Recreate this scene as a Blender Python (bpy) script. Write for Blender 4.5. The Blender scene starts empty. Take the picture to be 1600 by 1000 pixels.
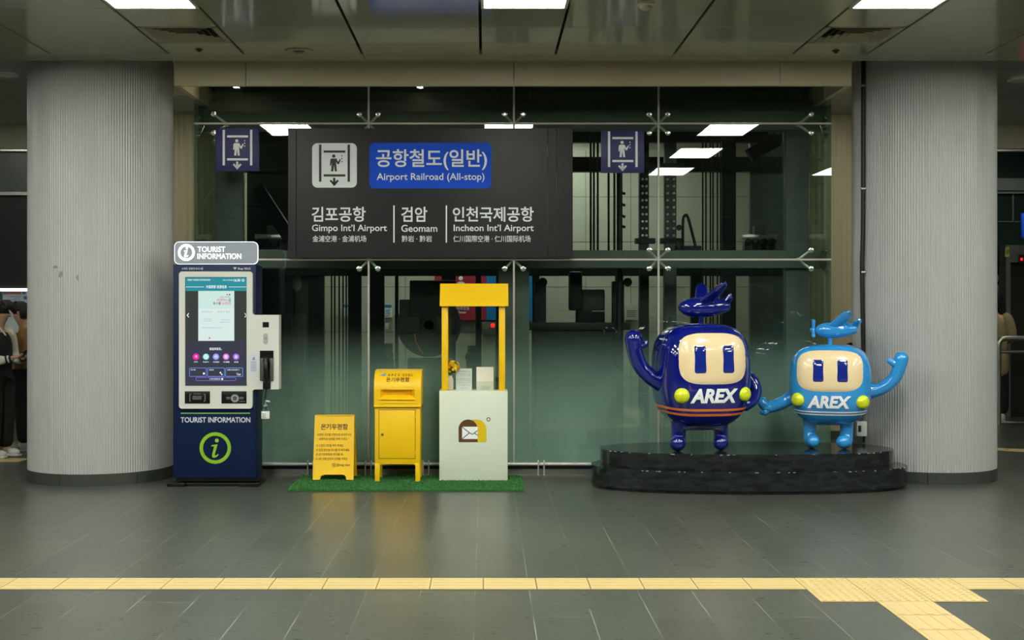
import bpy, bmesh, math, random
from mathutils import Vector, Matrix
random.seed(7)
PI = math.pi
SC = bpy.context.scene
COL = SC.collection

# ---------------------------------------------------------------- camera, world, exposure
FPX, CX, HY, CZ = 2000.0, 758.0, 482.0, 1.567       # focal length in pixels, vanishing point, eye height
cam_d = bpy.data.cameras.new('camera')
cam = bpy.data.objects.new('camera', cam_d)
COL.objects.link(cam)
cam.location = (0, 0, CZ)
cam.rotation_euler = (PI/2, 0, 0)
cam_d.sensor_width = 36
cam_d.lens = 36*FPX/1600
cam_d.shift_x = (800-CX)/1600
cam_d.shift_y = (HY-500)/1600
cam_d.clip_end = 200
SC.camera = cam
w = bpy.data.worlds.new('world')
SC.world = w
w.use_nodes = True
w.node_tree.nodes['Background'].inputs[0].default_value = (.55, .62, .58, 1)
w.node_tree.nodes['Background'].inputs[1].default_value = .05
SC.view_settings.view_transform = 'Standard'
SC.view_settings.look = 'None'
SC.view_settings.gamma = 1
SC.view_settings.use_curve_mapping = False
SC.view_settings.exposure = 0.0
SC.cycles.transparent_max_bounces = 24
PANEL_E = 29.0          # ceiling light panels
CORR_E = 22.0           # unseen light panels behind and beside the lift shaft
SPOT_E = 90.0          # small downlights


# ---------------------------------------------------------------- helpers
def X(px, d): return (px-CX)*d/FPX
def Z(py, d): return CZ-(py-HY)*d/FPX


def lin(h):
    h = h.lstrip('#')
    c = [int(h[i:i+2], 16)/255 for i in (0, 2, 4)]
    return tuple(x/12.92 if x <= .04045 else ((x+.055)/1.055)**2.4 for x in c) + (1,)


def mat(name, col, rough=.5, metal=0, spec=.5, coat=0, emit=0, ecol=None, noise=0, nscale=20, bump=0, bscale=200, alpha=None, stretch=None):
    m = bpy.data.materials.new(name)
    m.use_nodes = True
    nt = m.node_tree
    b = nt.nodes['Principled BSDF']
    c = lin(col) if isinstance(col, str) else col
    b.inputs['Base Color'].default_value = c
    b.inputs['Roughness'].default_value = rough
    b.inputs['Metallic'].default_value = metal
    b.inputs['Specular IOR Level'].default_value = spec
    b.inputs['Coat Weight'].default_value = coat
    b.inputs['Coat Roughness'].default_value = .04
    if emit:
        b.inputs['Emission Color'].default_value = lin(ecol) if ecol else c
        b.inputs['Emission Strength'].default_value = emit
    if noise or bump:
        tc = nt.nodes.new('ShaderNodeTexCoord')
        mp = nt.nodes.new('ShaderNodeMapping')
        nt.links.new(tc.outputs['Object'], mp.inputs[0])
        if stretch:
            mp.inputs['Scale'].default_value = stretch
    if noise:
        n = nt.nodes.new('ShaderNodeTexNoise')
        n.inputs['Scale'].default_value = nscale
        n.inputs['Detail'].default_value = 6
        nt.links.new(mp.outputs[0], n.inputs['Vector'])
        mx = nt.nodes.new('ShaderNodeMix')
        mx.data_type = 'RGBA'
        mx.inputs[6].default_value = tuple(x*(1-noise) for x in c[:3])+(1,)
        mx.inputs[7].default_value = tuple(min(1, x*(1+noise)) for x in c[:3])+(1,)
        nt.links.new(n.outputs['Fac'], mx.inputs[0])
        nt.links.new(mx.outputs[2], b.inputs['Base Color'])
    if bump:
        n2 = nt.nodes.new('ShaderNodeTexNoise')
        n2.inputs['Scale'].default_value = bscale
        n2.inputs['Detail'].default_value = 3
        nt.links.new(mp.outputs[0], n2.inputs['Vector'])
        bp = nt.nodes.new('ShaderNodeBump')
        bp.inputs['Strength'].default_value = bump
        bp.inputs['Distance'].default_value = .01
        nt.links.new(n2.outputs['Fac'], bp.inputs['Height'])
        nt.links.new(bp.outputs[0], b.inputs['Normal'])
    return m


class MB(object):
    """collects shapes into one bmesh; mi is the material slot of what is added next"""
    def __init__(s):
        s.bm = bmesh.new()
        s.mi = 0

    def f(s, vs):
        try:
            fc = s.bm.faces.new(vs)
            fc.material_index = s.mi
            return fc
        except ValueError:
            return None

    def box(s, x0, x1, y0, y1, z0, z1, bev=0, seg=2):
        x0, x1 = sorted((x0, x1)); y0, y1 = sorted((y0, y1)); z0, z1 = sorted((z0, z1))
        v = [s.bm.verts.new(p) for p in ((x0, y0, z0), (x1, y0, z0), (x1, y1, z0), (x0, y1, z0), (x0, y0, z1), (x1, y0, z1), (x1, y1, z1), (x0, y1, z1))]
        fs = [s.f([v[i] for i in q]) for q in ((0, 3, 2, 1), (4, 5, 6, 7), (0, 1, 5, 4), (1, 2, 6, 5), (2, 3, 7, 6), (3, 0, 4, 7))]
        if bev:
            es = list({e for fc in fs for e in fc.edges})
            r = bmesh.ops.bevel(s.bm, geom=es, offset=bev, segments=seg, profile=.5, affect='EDGES')
            for fc in r['faces']:
                fc.material_index = s.mi
        return s

    def prism(s, pts, y0, y1, bev=0):
        """polygon of (x, z) points, counter-clockwise as seen from the front, from y0 (front) back to y1"""
        n = len(pts)
        a = [s.bm.verts.new((p[0], y0, p[1])) for p in pts]
        b = [s.bm.verts.new((p[0], y1, p[1])) for p in pts]
        fa = s.f(a)
        s.f(b[::-1])
        for i in range(n):
            s.f([a[i], b[i], b[(i+1) % n], a[(i+1) % n]])
        if bev and fa:
            r = bmesh.ops.bevel(s.bm, geom=list(fa.edges), offset=bev, segments=2, profile=.5, affect='EDGES')
            for fc in r['faces']:
                fc.material_index = s.mi
        return s

    def prism_z(s, pts, z0, z1, bev=0):
        n = len(pts)
        a = [s.bm.verts.new((p[0], p[1], z0)) for p in pts]
        b = [s.bm.verts.new((p[0], p[1], z1)) for p in pts]
        s.f(a[::-1])
        fb = s.f(b)
        for i in range(n):
            s.f([a[i], a[(i+1) % n], b[(i+1) % n], b[i]])
        if bev and fb:
            r = bmesh.ops.bevel(s.bm, geom=list(fb.edges), offset=bev, segments=2, profile=.5, affect='EDGES')
            for fc in r['faces']:
                fc.material_index = s.mi
        return s

    def prism_x(s, pts, x0, x1):
        """polygon of (y, z) points swept along x"""
        n = len(pts)
        a = [s.bm.verts.new((x0, p[0], p[1])) for p in pts]
        b = [s.bm.verts.new((x1, p[0], p[1])) for p in pts]
        s.f(a); s.f(b[::-1])
        for i in range(n):
            s.f([a[i], b[i], b[(i+1) % n], a[(i+1) % n]])
        return s

    def tube(s, pts, r, seg=12, cap=True, round_ends=False):
        pts = [Vector(p) for p in pts]
        rr = list(r) if hasattr(r, '__len__') else [r]*len(pts)
        if round_ends:
            def dome(p, q, rad):
                d = (p-q).normalized()
                return [(p+d*rad*math.sin(a), max(rad*math.cos(a), rad*.03)) for a in (PI/2*.98, PI*.38, PI*.25, PI*.12)]
            h = dome(pts[0], pts[1], rr[0])
            t = dome(pts[-1], pts[-2], rr[-1])[::-1]
            pts = [x[0] for x in h]+pts+[x[0] for x in t]
            rr = [x[1] for x in h]+rr+[x[1] for x in t]
        n = len(pts)
        tang = []
        for i in range(n):
            d = (pts[min(i+1, n-1)]-pts[max(i-1, 0)])
            tang.append(d.normalized() if d.length > 1e-9 else Vector((0, 0, 1)))
        u = tang[0].orthogonal().normalized()
        rings = []
        for i in range(n):
            u = (u-tang[i]*u.dot(tang[i]))
            u = u.normalized() if u.length > 1e-6 else tang[i].orthogonal().normalized()
            v = tang[i].cross(u)
            rings.append([s.bm.verts.new(pts[i]+(u*math.cos(2*PI*k/seg)+v*math.sin(2*PI*k/seg))*rr[i]) for k in range(seg)])
        for i in range(n-1):
            for k in range(seg):
                s.f([rings[i][k], rings[i][(k+1) % seg], rings[i+1][(k+1) % seg], rings[i+1][k]])
        if cap:
            s.f(rings[0][::-1]); s.f(rings[-1])
        return s

    def lathe(s, prof, c=(0, 0, 0), seg=32, axis='z'):
        """profile of (radius, height) pairs about an axis through c"""
        rings = []
        for r, h in prof:
            ring = []
            for k in range(seg):
                a = 2*PI*k/seg
                if axis == 'z':
                    p = (c[0]+r*math.cos(a), c[1]+r*math.sin(a), c[2]+h)
                elif axis == 'y':
                    p = (c[0]+r*math.cos(a), c[1]-h, c[2]+r*math.sin(a))
                else:
                    p = (c[0]+h, c[1]+r*math.cos(a), c[2]+r*math.sin(a))
                ring.append(s.bm.verts.new(p))
            rings.append(ring)
        for i in range(len(rings)-1):
            for k in range(seg):
                s.f([rings[i][k], rings[i][(k+1) % seg], rings[i+1][(k+1) % seg], rings[i+1][k]])
        s.f(rings[0][::-1]); s.f(rings[-1])
        return s

    def ball(s, c, rx, ry=None, rz=None, seg=20):
        ry = rx if ry is None else ry
        rz = rx if rz is None else rz
        n0 = len(s.bm.verts)
        r = bmesh.ops.create_uvsphere(s.bm, u_segments=seg, v_segments=max(6, seg//2), radius=1)
        for v in r['verts']:
            v.co = (c[0]+v.co.x*rx, c[1]+v.co.y*ry, c[2]+v.co.z*rz)
            for fc in v.link_faces:
                fc.material_index = s.mi
        return s

    def add_mesh(s, me, fn):
        me2 = bmesh.new()
        me2.from_mesh(me)
        vm = {}
        for v in me2.verts:
            vm[v.index] = s.bm.verts.new(fn(v.co))
        for fc in me2.faces:
            s.f([vm[v.index] for v in fc.verts])
        me2.free()
        return s

    def text(s, body, x0, x1, z0, z1, y, bold=0.0, thick=.002, shear=0.0, fn=None):
        """lettering facing -y that fills the box x0..x1, z0..z1; fn maps (x, y, z) on to another surface"""
        cu = bpy.data.curves.new('t', 'FONT')
        cu.body = body
        cu.size = 1
        cu.shear = shear
        cu.extrude = .02
        cu.resolution_u = 3
        if bold:
            cu.bevel_depth = bold
            cu.bevel_resolution = 0
        o = bpy.data.objects.new('t', cu)
        COL.objects.link(o)
        dg = bpy.context.evaluated_depsgraph_get()
        me = bpy.data.meshes.new_from_object(o.evaluated_get(dg))
        bpy.data.objects.remove(o)
        bpy.data.curves.remove(cu)
        if len(me.vertices):
            us = [v.co.x for v in me.vertices]; vs = [v.co.y for v in me.vertices]; ws = [v.co.z for v in me.vertices]
            u0, u1, v0, v1, w0, w1 = min(us), max(us), min(vs), max(vs), min(ws), max(ws)
            g = fn or (lambda p: p)
            s.add_mesh(me, lambda c: g(((c.x-u0)/max(1e-6, u1-u0)*(x1-x0)+x0, y-(c.z-w0)/max(1e-6, w1-w0)*thick, (c.y-v0)/max(1e-6, v1-v0)*(z1-z0)+z0)))
        bpy.data.meshes.remove(me)
        return s

    def ptext(s, body, a, b, c, e, d, **k):
        """the same from the box a..b, c..e measured on the photograph, standing at depth d"""
        return s.text(body, X(a, d), X(b, d), Z(e, d), Z(c, d), d, **k)

    def pbox(s, a, b, c, e, d0, d1, **k):
        """box whose front face, at depth d0, measures a..b by c..e"""
        return s.box(X(a, d0), X(b, d0), d0, d1, Z(e, d0), Z(c, d0), **k)


WL = {}


def smooth_by_angle(me, ang=.7):
    bm = bmesh.new()
    bm.from_mesh(me)
    for e in bm.edges:
        e.smooth = not (len(e.link_faces) == 2 and e.calc_face_angle(0) > ang)
    for fc in bm.faces:
        fc.smooth = True
    bm.to_mesh(me)
    bm.free()


def build(name, mb, m, parent=None, smooth=True, local=False, ang=.7, recalc=True):
    me = bpy.data.meshes.new(name)
    if recalc:
        bmesh.ops.recalc_face_normals(mb.bm, faces=mb.bm.faces)
    mb.bm.to_mesh(me)
    mb.bm.free()
    o = bpy.data.objects.new(name, me)
    COL.objects.link(o)
    for x in (m if isinstance(m, (list, tuple)) else [m]):
        me.materials.append(x)
    if smooth:
        smooth_by_angle(me, ang)
    if parent is not None:
        o.parent = parent
        base = WL.get(parent.name, Vector((0, 0, 0)))
        if not local:
            me.transform(Matrix.Translation(-base))
        WL[o.name] = base
    return o


def tag(o, label=None, cat=None, group=None, kind=None):
    if label: o['label'] = label
    if cat: o['category'] = cat
    if group: o['group'] = group
    if kind: o['kind'] = kind
    return o


def thing(name, label, cat, loc=(0, 0, 0), rz=0, group=None, kind=None):
    o = bpy.data.objects.new(name, None)
    COL.objects.link(o)
    o.empty_display_size = .1
    o.location = loc
    o.rotation_euler = (0, 0, rz)
    WL[o.name] = Vector(loc)
    return tag(o, label, cat, group, kind)


def copy_tree(o, parent=None):
    c = o.copy()
    COL.objects.link(c)
    WL[c.name] = WL.get(o.name, Vector((0, 0, 0)))
    if parent is not None:
        c.parent = parent
    for ch in list(o.children):
        copy_tree(ch, c)
    return c


def single(name, mb, m, label, cat, origin=None, group=None, kind=None, **k):
    """a thing that is one mesh, with its origin at its base"""
    o = build(name, mb, m, **k)
    if origin is not None:
        o.data.transform(Matrix.Translation(-Vector(origin)))
        o.location = origin
    return tag(o, label, cat, group, kind)


def rrect(x0, x1, z0, z1, r, n=6):
    out = []
    for cx, cz, a0 in ((x1-r, z1-r, 0), (x0+r, z1-r, PI/2), (x0+r, z0+r, PI), (x1-r, z0+r, 1.5*PI)):
        for k in range(n+1):
            a = a0+PI/2*k/n
            out.append((cx+r*math.cos(a), cz+r*math.sin(a)))
    return out


def circle(cx, cz, r, n=32):
    return [(cx+r*math.cos(2*PI*k/n), cz+r*math.sin(2*PI*k/n)) for k in range(n)]


def ring(mb, cx, cz, r0, r1, y0, y1, n=40):
    for k in range(n):
        a, b = 2*PI*k/n, 2*PI*(k+1)/n
        q = [(cx+r0*math.cos(a), cz+r0*math.sin(a)), (cx+r1*math.cos(a), cz+r1*math.sin(a)), (cx+r1*math.cos(b), cz+r1*math.sin(b)), (cx+r0*math.cos(b), cz+r0*math.sin(b))]
        mb.prism(q, y0, y1)


def bezier(pts, n=24):
    """Catmull-Rom through the points"""
    P = [Vector(p) for p in pts]
    P = [P[0]*2-P[1]]+P+[P[-1]*2-P[-2]]
    out = []
    m = len(P)-3
    for i in range(m):
        for k in range(n):
            t = k/n
            a, b, c, d = P[i:i+4]
            out.append(.5*((2*b)+(c-a)*t+(2*a-5*b+4*c-d)*t*t+(3*b-a-3*c+d)*t**3))
    out.append(P[-2])
    return out


def radii(rs, n=24):
    out = []
    for i in range(len(rs)-1):
        for k in range(n):
            t = k/n
            t = t*t*(3-2*t)
            out.append(rs[i]*(1-t)+rs[i+1]*t)
    out.append(rs[-1])
    return out


# ---------------------------------------------------------------- materials
def floor_mat():
    m = bpy.data.materials.new('slate_floor')
    m.use_nodes = True
    nt = m.node_tree
    b = nt.nodes['Principled BSDF']
    N = nt.nodes.new
    L = nt.links.new
    tc = N('ShaderNodeTexCoord')
    mp = N('ShaderNodeMapping')
    mp.inputs['Rotation'].default_value = (0, 0, PI/2)
    mp.inputs['Location'].default_value = (.2, .055, 0)
    L(tc.outputs['Object'], mp.inputs[0])
    br = N('ShaderNodeTexBrick')
    br.offset = .36
    br.inputs['Scale'].default_value = 1
    br.inputs['Mortar Size'].default_value = .0028
    br.inputs['Mortar Smooth'].default_value = .3
    br.inputs['Brick Width'].default_value = .9
    br.inputs['Row Height'].default_value = .3
    br.inputs['Bias'].default_value = 0
    br.inputs['Color1'].default_value = (.0, 0, 0, 1)
    br.inputs['Color2'].default_value = (1, 1, 1, 1)
    br.inputs['Mortar'].default_value = (.5, .5, .5, 1)
    L(mp.outputs[0], br.inputs['Vector'])
    mp2 = N('ShaderNodeMapping')
    mp2.inputs['Scale'].default_value = (1.2, 6, 1)
    L(tc.outputs['Object'], mp2.inputs[0])
    n = N('ShaderNodeTexNoise')
    n.inputs['Scale'].default_value = 7
    n.inputs['Detail'].default_value = 9
    n.inputs['Roughness'].default_value = .7
    L(mp2.outputs[0], n.inputs['Vector'])
    cr = N('ShaderNodeValToRGB')
    cr.color_ramp.elements[0].position = .3
    cr.color_ramp.elements[0].color = lin('40433c')
    cr.color_ramp.elements[1].position = .72
    cr.color_ramp.elements[1].color = lin('555850')
    L(n.outputs['Fac'], cr.inputs[0])
    mx = N('ShaderNodeMix'); mx.data_type = 'RGBA'; mx.blend_type = 'MULTIPLY'
    mx.inputs[0].default_value = .22
    L(cr.outputs[0], mx.inputs[6]); L(br.outputs['Color'], mx.inputs[7])
    n3 = N('ShaderNodeTexNoise'); n3.inputs['Scale'].default_value = 1.3
    L(tc.outputs['Object'], n3.inputs['Vector'])
    mr = N('ShaderNodeMapRange'); mr.inputs[1].default_value = .42; mr.inputs[2].default_value = .62; mr.inputs[3].default_value = .12; mr.inputs[4].default_value = .9
    L(n3.outputs['Fac'], mr.inputs[0])
    mu = N('ShaderNodeMath'); mu.operation = 'MULTIPLY'
    L(br.outputs['Fac'], mu.inputs[0]); L(mr.outputs[0], mu.inputs[1])
    mx2 = N('ShaderNodeMix'); mx2.data_type = 'RGBA'
    mx2.inputs[7].default_value = lin('8f8f84')
    L(mu.outputs[0], mx2.inputs[0]); L(mx.outputs[2], mx2.inputs[6])
    L(mx2.outputs[2], b.inputs['Base Color'])
    rr = N('ShaderNodeMapRange'); rr.inputs[3].default_value = .2; rr.inputs[4].default_value = .4
    L(n.outputs['Fac'], rr.inputs[0]); L(rr.outputs[0], b.inputs['Roughness'])
    b.inputs['Specular IOR Level'].default_value = .5
    bp = N('ShaderNodeBump'); bp.inputs['Strength'].default_value = .12; bp.inputs['Distance'].default_value = .004
    L(n.outputs['Fac'], bp.inputs['Height']); L(bp.outputs[0], b.inputs['Normal'])
    return m


def glass_mat(name, tint=(.72, .86, .80), frost=False, refl=1.0):
    m = bpy.data.materials.new(name)
    m.use_nodes = True
    nt = m.node_tree
    nt.nodes.clear()
    N = nt.nodes.new
    L = nt.links.new
    out = N('ShaderNodeOutputMaterial')
    tr = N('ShaderNodeBsdfTransparent'); tr.inputs[0].default_value = tint+(1,)
    gl = N('ShaderNodeBsdfGlossy'); gl.inputs[0].default_value = (1, 1, 1, 1); gl.inputs['Roughness'].default_value = .0
    lw = N('ShaderNodeLayerWeight'); lw.inputs[0].default_value = .5
    pw = N('ShaderNodeMath'); pw.operation = 'POWER'; pw.inputs[1].default_value = 5
    L(lw.outputs['Facing'], pw.inputs[0])
    ma = N('ShaderNodeMath'); ma.operation = 'MULTIPLY_ADD'; ma.inputs[1].default_value = .9; ma.inputs[2].default_value = .042*refl
    L(pw.outputs[0], ma.inputs[0])
    mx = N('ShaderNodeMixShader')
    L(ma.outputs[0], mx.inputs[0]); L(tr.outputs[0], mx.inputs[1]); L(gl.outputs[0], mx.inputs[2])
    if frost:
        ge = N('ShaderNodeNewGeometry')
        sp = N('ShaderNodeSeparateXYZ')
        L(ge.outputs['Position'], sp.inputs[0])
        m0 = N('ShaderNodeMapRange')
        m0.inputs[1].default_value = .2; m0.inputs[2].default_value = 1.42; m0.inputs[3].default_value = 1; m0.inputs[4].default_value = 0
        L(sp.outputs['Z'], m0.inputs[0])
        mr = N('ShaderNodeValToRGB'); mr.color_ramp.interpolation = 'EASE'
        mr.color_ramp.elements[0].color = (0, 0, 0, 1); mr.color_ramp.elements[0].position = 0
        mr.color_ramp.elements[1].color = (.243, .243, .243, 1); mr.color_ramp.elements[1].position = .82
        L(m0.outputs[0], mr.inputs[0])
        df = N('ShaderNodeBsdfDiffuse'); df.inputs[0].default_value = lin('c4e8d8')
        tl = N('ShaderNodeBsdfTranslucent'); tl.inputs[0].default_value = lin('cceadd')
        mf = N('ShaderNodeMixShader'); mf.inputs[0].default_value = .3
        L(df.outputs[0], mf.inputs[1]); L(tl.outputs[0], mf.inputs[2])
        m2 = N('ShaderNodeMixShader')
        L(mr.outputs[0], m2.inputs[0]); L(mx.outputs[0], m2.inputs[1]); L(mf.outputs[0], m2.inputs[2])
        L(m2.outputs[0], out.inputs[0])
    else:
        L(mx.outputs[0], out.inputs[0])
    return m


M = dict(
    floor=floor_mat(),
    ceil=mat('ceiling_metal', 'a8a894', .1, 0, .9, noise=.05, nscale=3, bump=.05, bscale=3),
    ceil2=mat('ceiling_linear', '9a9a8c', .3, 0, .5, noise=.05, nscale=3),
    void=mat('ceiling_void', '0c0d0c', .9),
    fascia=mat('fascia', 'c4ba9a', .38, 0, .5, noise=.03, nscale=4),
    column=mat('column_panel', 'b8b8b7', .42, .25, .5, noise=.05, nscale=2.2, stretch=(3, 3, .6)),
    column_back=mat('column_back_beige', 'bdb08f', .5, .1, .5, noise=.04, nscale=2),
    column_base=mat('column_base', '3b3f3b', .35, noise=.2, nscale=30),
    glass=glass_mat('front_glass', (.84, .895, .87), True),
    film=glass_mat('frosted_film', (.985, .99, .985), True, refl=0),
    glass_side=glass_mat('side_glass', (.82, .91, .87)),
    acrylic=glass_mat('acrylic', (.95, .97, .96)),
    joint=mat('silicone_joint', 'b9b5ac', .5, .0),
    chrome=mat('chrome', 'd8d8d4', .22, 1),
    steel=mat('stainless', 'b8b8b0', .3, 1, noise=.05),
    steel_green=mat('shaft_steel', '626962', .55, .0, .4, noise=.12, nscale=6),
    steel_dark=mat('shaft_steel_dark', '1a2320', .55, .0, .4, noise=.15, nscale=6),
    black=mat('black_metal', '0b0f0e', .45),
    cable=mat('cable_black', '10120f', .5),
    dark_wall=mat('dark_shaft_wall', '18211d', .8),
    pale_wall=mat('pale_wall', 'c0c1b2', .45, noise=.04, nscale=2),
    hall_wall=mat('hall_wall', '6b6c62', .6, noise=.05, nscale=2),
    far_wall=mat('hall_end_wall', 'a8a89c', .6),
    beige=mat('beam_beige', 'b6b09b', .4),
    white_light=mat('light_panel', 'ffffff', .5, emit=PANEL_E, ecol='fcfff2'),
    corr_light=mat('unseen_ceiling_light', 'ffffff', .5, emit=CORR_E, ecol='faffee'),
    spot=mat('downlight_lamp', 'ffffff', .5, emit=SPOT_E, ecol='fff6e2'),
    white=mat('white_paint', 'd9dbd6', .45),
    vent=mat('vent_paint', 'a39f88', .45),
    navy=mat('kiosk_navy', '051a42', .5, 0, .3, noise=.04, nscale=3),
    kiosk_white=mat('kiosk_white', 'd2d3cc', .4),
    kiosk_black=mat('kiosk_black', '0a0c0e', .3),
    lime=mat('lime_print', '86b81e', .5),
    white_print=mat('white_print', 'cfd6e2', .5),
    green_print=mat('green_line', '80b060', .5),
    grey_print=mat('grey_print', '8a8f93', .5),
    yellow=mat('yellow_paint', 'f8c60a', .42, noise=.02, nscale=5),
    brown_print=mat('brown_print', '5f3d17', .5),
    yellow_print=mat('yellow_print', 'e2c100', .5),
    box_white=mat('stall_white', 'dbe1cf', .5, noise=.02, nscale=3),
    sign_black=mat('sign_panel', '161617', .36, 0, .35, noise=.06, nscale=2),
    sign_white=mat('sign_white', 'f2f5f8', .5),
    sign_blue=mat('sign_blue', '0a52de', .55, 0, .25),
    sign_navy=mat('sign_navy', '2c2a66', .45),
    rail=mat('rail_silver', 'd6d6d2', .35, .35),
    granite=mat('black_granite', '15171a', .16, 0, .6, noise=.35, nscale=14),
    navy_gloss=mat('navy_gloss', '0b1878', .1, 0, .6, coat=1, noise=.05, nscale=3),
    blue_gloss=mat('sky_blue_gloss', '2f96e0', .1, 0, .6, coat=1, noise=.04, nscale=3),
    cream=mat('cream_gloss', 'f1d8ab', .18, 0, .5, coat=.6, noise=.02, nscale=3),
    window_navy=mat('window_navy', '1a2b8c', .08, 0, .6, coat=1),
    lamp_yellow=mat('lamp_lime', 'd5e21c', .2, coat=.5),
    orange=mat('stripe_orange', 'f4803c', .35),
    stripe_white=mat('stripe_white', 'f2f4f8', .35),
    tactile=mat('tactile_yellow', 'c2ab76', .42, noise=.07, nscale=3),
    grout=mat('tactile_grout', '6b5f3d', .7),
    red=mat('sign_red', 'b03246', .5),
    blue=mat('sign_blue_flat', '1b86d0', .5),
    red_lamp=mat('alarm_lamp', 'ff2020', .4, emit=3, ecol='ff1a1a'),
    paper=mat('paper', 'e8e9e4', .6),
    petal=mat('petal_yellow', 'f2c412', .6, noise=.2, nscale=40),
    petal2=mat('petal_orange', 'e89a10', .6),
    leaf=mat('leaf_green', '3c6422', .6),
    vase=mat('vase_cream', 'cfc6b6', .5),
    skin=mat('skin', 'c99b7d', .55, noise=.04, nscale=12),
    hair=mat('black_hair', '0f0d0c', .45, bump=.4, bscale=120, stretch=(6, 6, .6)),
    cloth_black=mat('cloth_black', '121416', .85, bump=.2, bscale=90),
    cloth_brown=mat('cloth_dark_brown', '241c18', .85, bump=.2, bscale=90),
    cloth_tan=mat('cloth_suede', '8a6136', .85, noise=.12, nscale=10, bump=.25, bscale=60),
    cloth_cream=mat('cloth_cream', 'd8d5c6', .8, bump=.2, bscale=60),
    cloth_beige=mat('cloth_trench', '9c8a66', .8, noise=.08, nscale=6, bump=.2, bscale=40),
    shoe=mat('shoe_white', 'c9c7c0', .6),
    shoe_grey=mat('shoe_grey', '9a9a98', .5),
)

# ---------------------------------------------------------------- the setting: floor, ceiling, walls, columns
ZC = 3.741                       # ceiling height
GY = 12.1                        # the glass front stands here
GX0, GX1 = X(303, GY), X(1299, GY)
ZR = 3.88                        # the rear ceiling lies higher
GB = 14.7                        # back of the lift shaft

mb = MB(); mb.box(-12, 12, -19, 24, -.2, 0)
tag(build('floor', mb, M['floor'], smooth=False), 'dark slate tiled station floor', kind='structure')


def tactile(name, x0, x1, y0, y1, dots, lengthwise):
    mb = MB()
    mb.mi = 1
    mb.box(x0, x1, y0, y1, .0005, .002)
    mb.mi = 0
    nx, ny = max(1, round((x1-x0)/.3)), max(1, round((y1-y0)/.3))
    dx, dy = (x1-x0)/nx, (y1-y0)/ny
    g = .0035
    for i in range(nx):
        for j in range(ny):
            a, b, c, d = x0+i*dx+g, x0+(i+1)*dx-g, y0+j*dy+g, y0+(j+1)*dy-g
            mb.box(a, b, c, d, .001, .0045)
            if dots:
                for p in range(6):
                    for q in range(6):
                        mb.lathe([(.013, 0), (.012, .003), (.008, .0045)], (a+(p+.5)*(b-a)/6, c+(q+.5)*(d-c)/6, .0045), 8)
            else:
                for p in range(4):
                    if lengthwise:
                        yy = c+(p+.5)*(d-c)/4
                        mb.box(a+.012, b-.012, yy-.016, yy+.016, .0045, .0062, bev=.001, seg=1)
                    else:
                        xx = a+(p+.5)*(b-a)/4
                        mb.box(xx-.016, xx+.016, c+.012, d-.012, .0045, .0062, bev=.001, seg=1)
    return tag(build(name, mb, [M['tactile'], M['grout']], smooth=False), 'yellow tactile paving strip let into the floor', kind='structure')


BX = 1.79
tactile('trim_1', BX-.3*22, BX, 7.125, 7.425, False, True)
tactile('trim_2', BX, BX+.9, 6.825, 7.425, True, True)
tactile('trim_3', BX+.9, BX+.9+.3*18, 7.125, 7.425, False, True)
tactile('trim_4', BX+.3, BX+.6, 6.825-.3*9, 6.825, False, False)
tactile('trim_5', -6.2, -4.75, 13.05, 13.35, False, True)
o = tactile('trim_6', 0, 6.0, -.15, .15, False, True)
o.location = (5.0, 14.6, 0); o.rotation_euler = (0, 0, -.5)

# front ceiling: glossy metal panels hung below a dark void
PITCH, C0, MW = 2.665, .282, .64
rows = [11.25, 10.95, 10.48]
while rows[-1] > -6.9:
    rows.append(rows[-1]-.6)
light_cells = []
mb = MB()
mb.mi = 1
mb.box(-12, 12, -19, 11.25, ZC+.05, ZC+.25)
mb.mi = 0
gx, gy = .0105, .0022
for k in range(-5, 6):
    c = C0+PITCH*k
    cols = [(c-MW/2, c+MW/2, True), (c+MW/2, c+PITCH/2, False), (c+PITCH/2, c+PITCH-MW/2, False)]
    for a, b, mod in cols:
        for r in range(1, len(rows)-1):
            y1, y0 = rows[r], rows[r+1]
            if mod and r >= 2:
                ph = (r-4) % 4
                if ph in (0, 1) and r >= 4:
                    if ph == 0:
                        light_cells.append((k, c, rows[r], rows[min(r+2, len(rows)-1)]))
                    continue
                if r == 2 and k in (-1, 1):      # the diffusers sit here
                    continue
            t = random.uniform(-.0012, .0012)
            mb.box(a+gx, b-gx, y0+gy, y1-gy, ZC+t, ZC+.03+t, bev=.002, seg=1)
# edge strip
for k in range(-4, 5):
    mb.box(C0+PITCH*k+.0015-PITCH/2, C0+PITCH*(k+1)-.0015-PITCH/2, 10.957, 11.24, ZC, ZC+.2, bev=.002, seg=1)
tag(build('ceiling', mb, [M['ceil'], M['void']], smooth=False), 'dark glossy metal panel ceiling over the hall', kind='structure')

# rear ceiling: narrow linear panels on either side of the shaft and the corridor behind
mb = MB()
mb.mi = 1
mb.box(-12, 12, 11.30, 24, ZR+.05, ZR+.25)
mb.mi = 0
y = 11.305
while y < 18.5:
    for a, b in ((-12, -8), (-8, -5.2), (-5.2, GX0-.02), (GX0+.02, GX1-.02), (GX1+.02, 5.6), (5.6, 8.4), (8.4, 12)):
        if a > GX0 and b < GX1 and y < GB+.1:
            continue
        mb.box(a+.002, b-.002, y+.006, y+.42-.006, ZR, ZR+.03, bev=.003, seg=1)
    y += .42
tag(build('ceiling_rear', mb, [M['ceil2'], M['void']], smooth=False), 'linear metal ceiling behind the columns', kind='structure')

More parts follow.
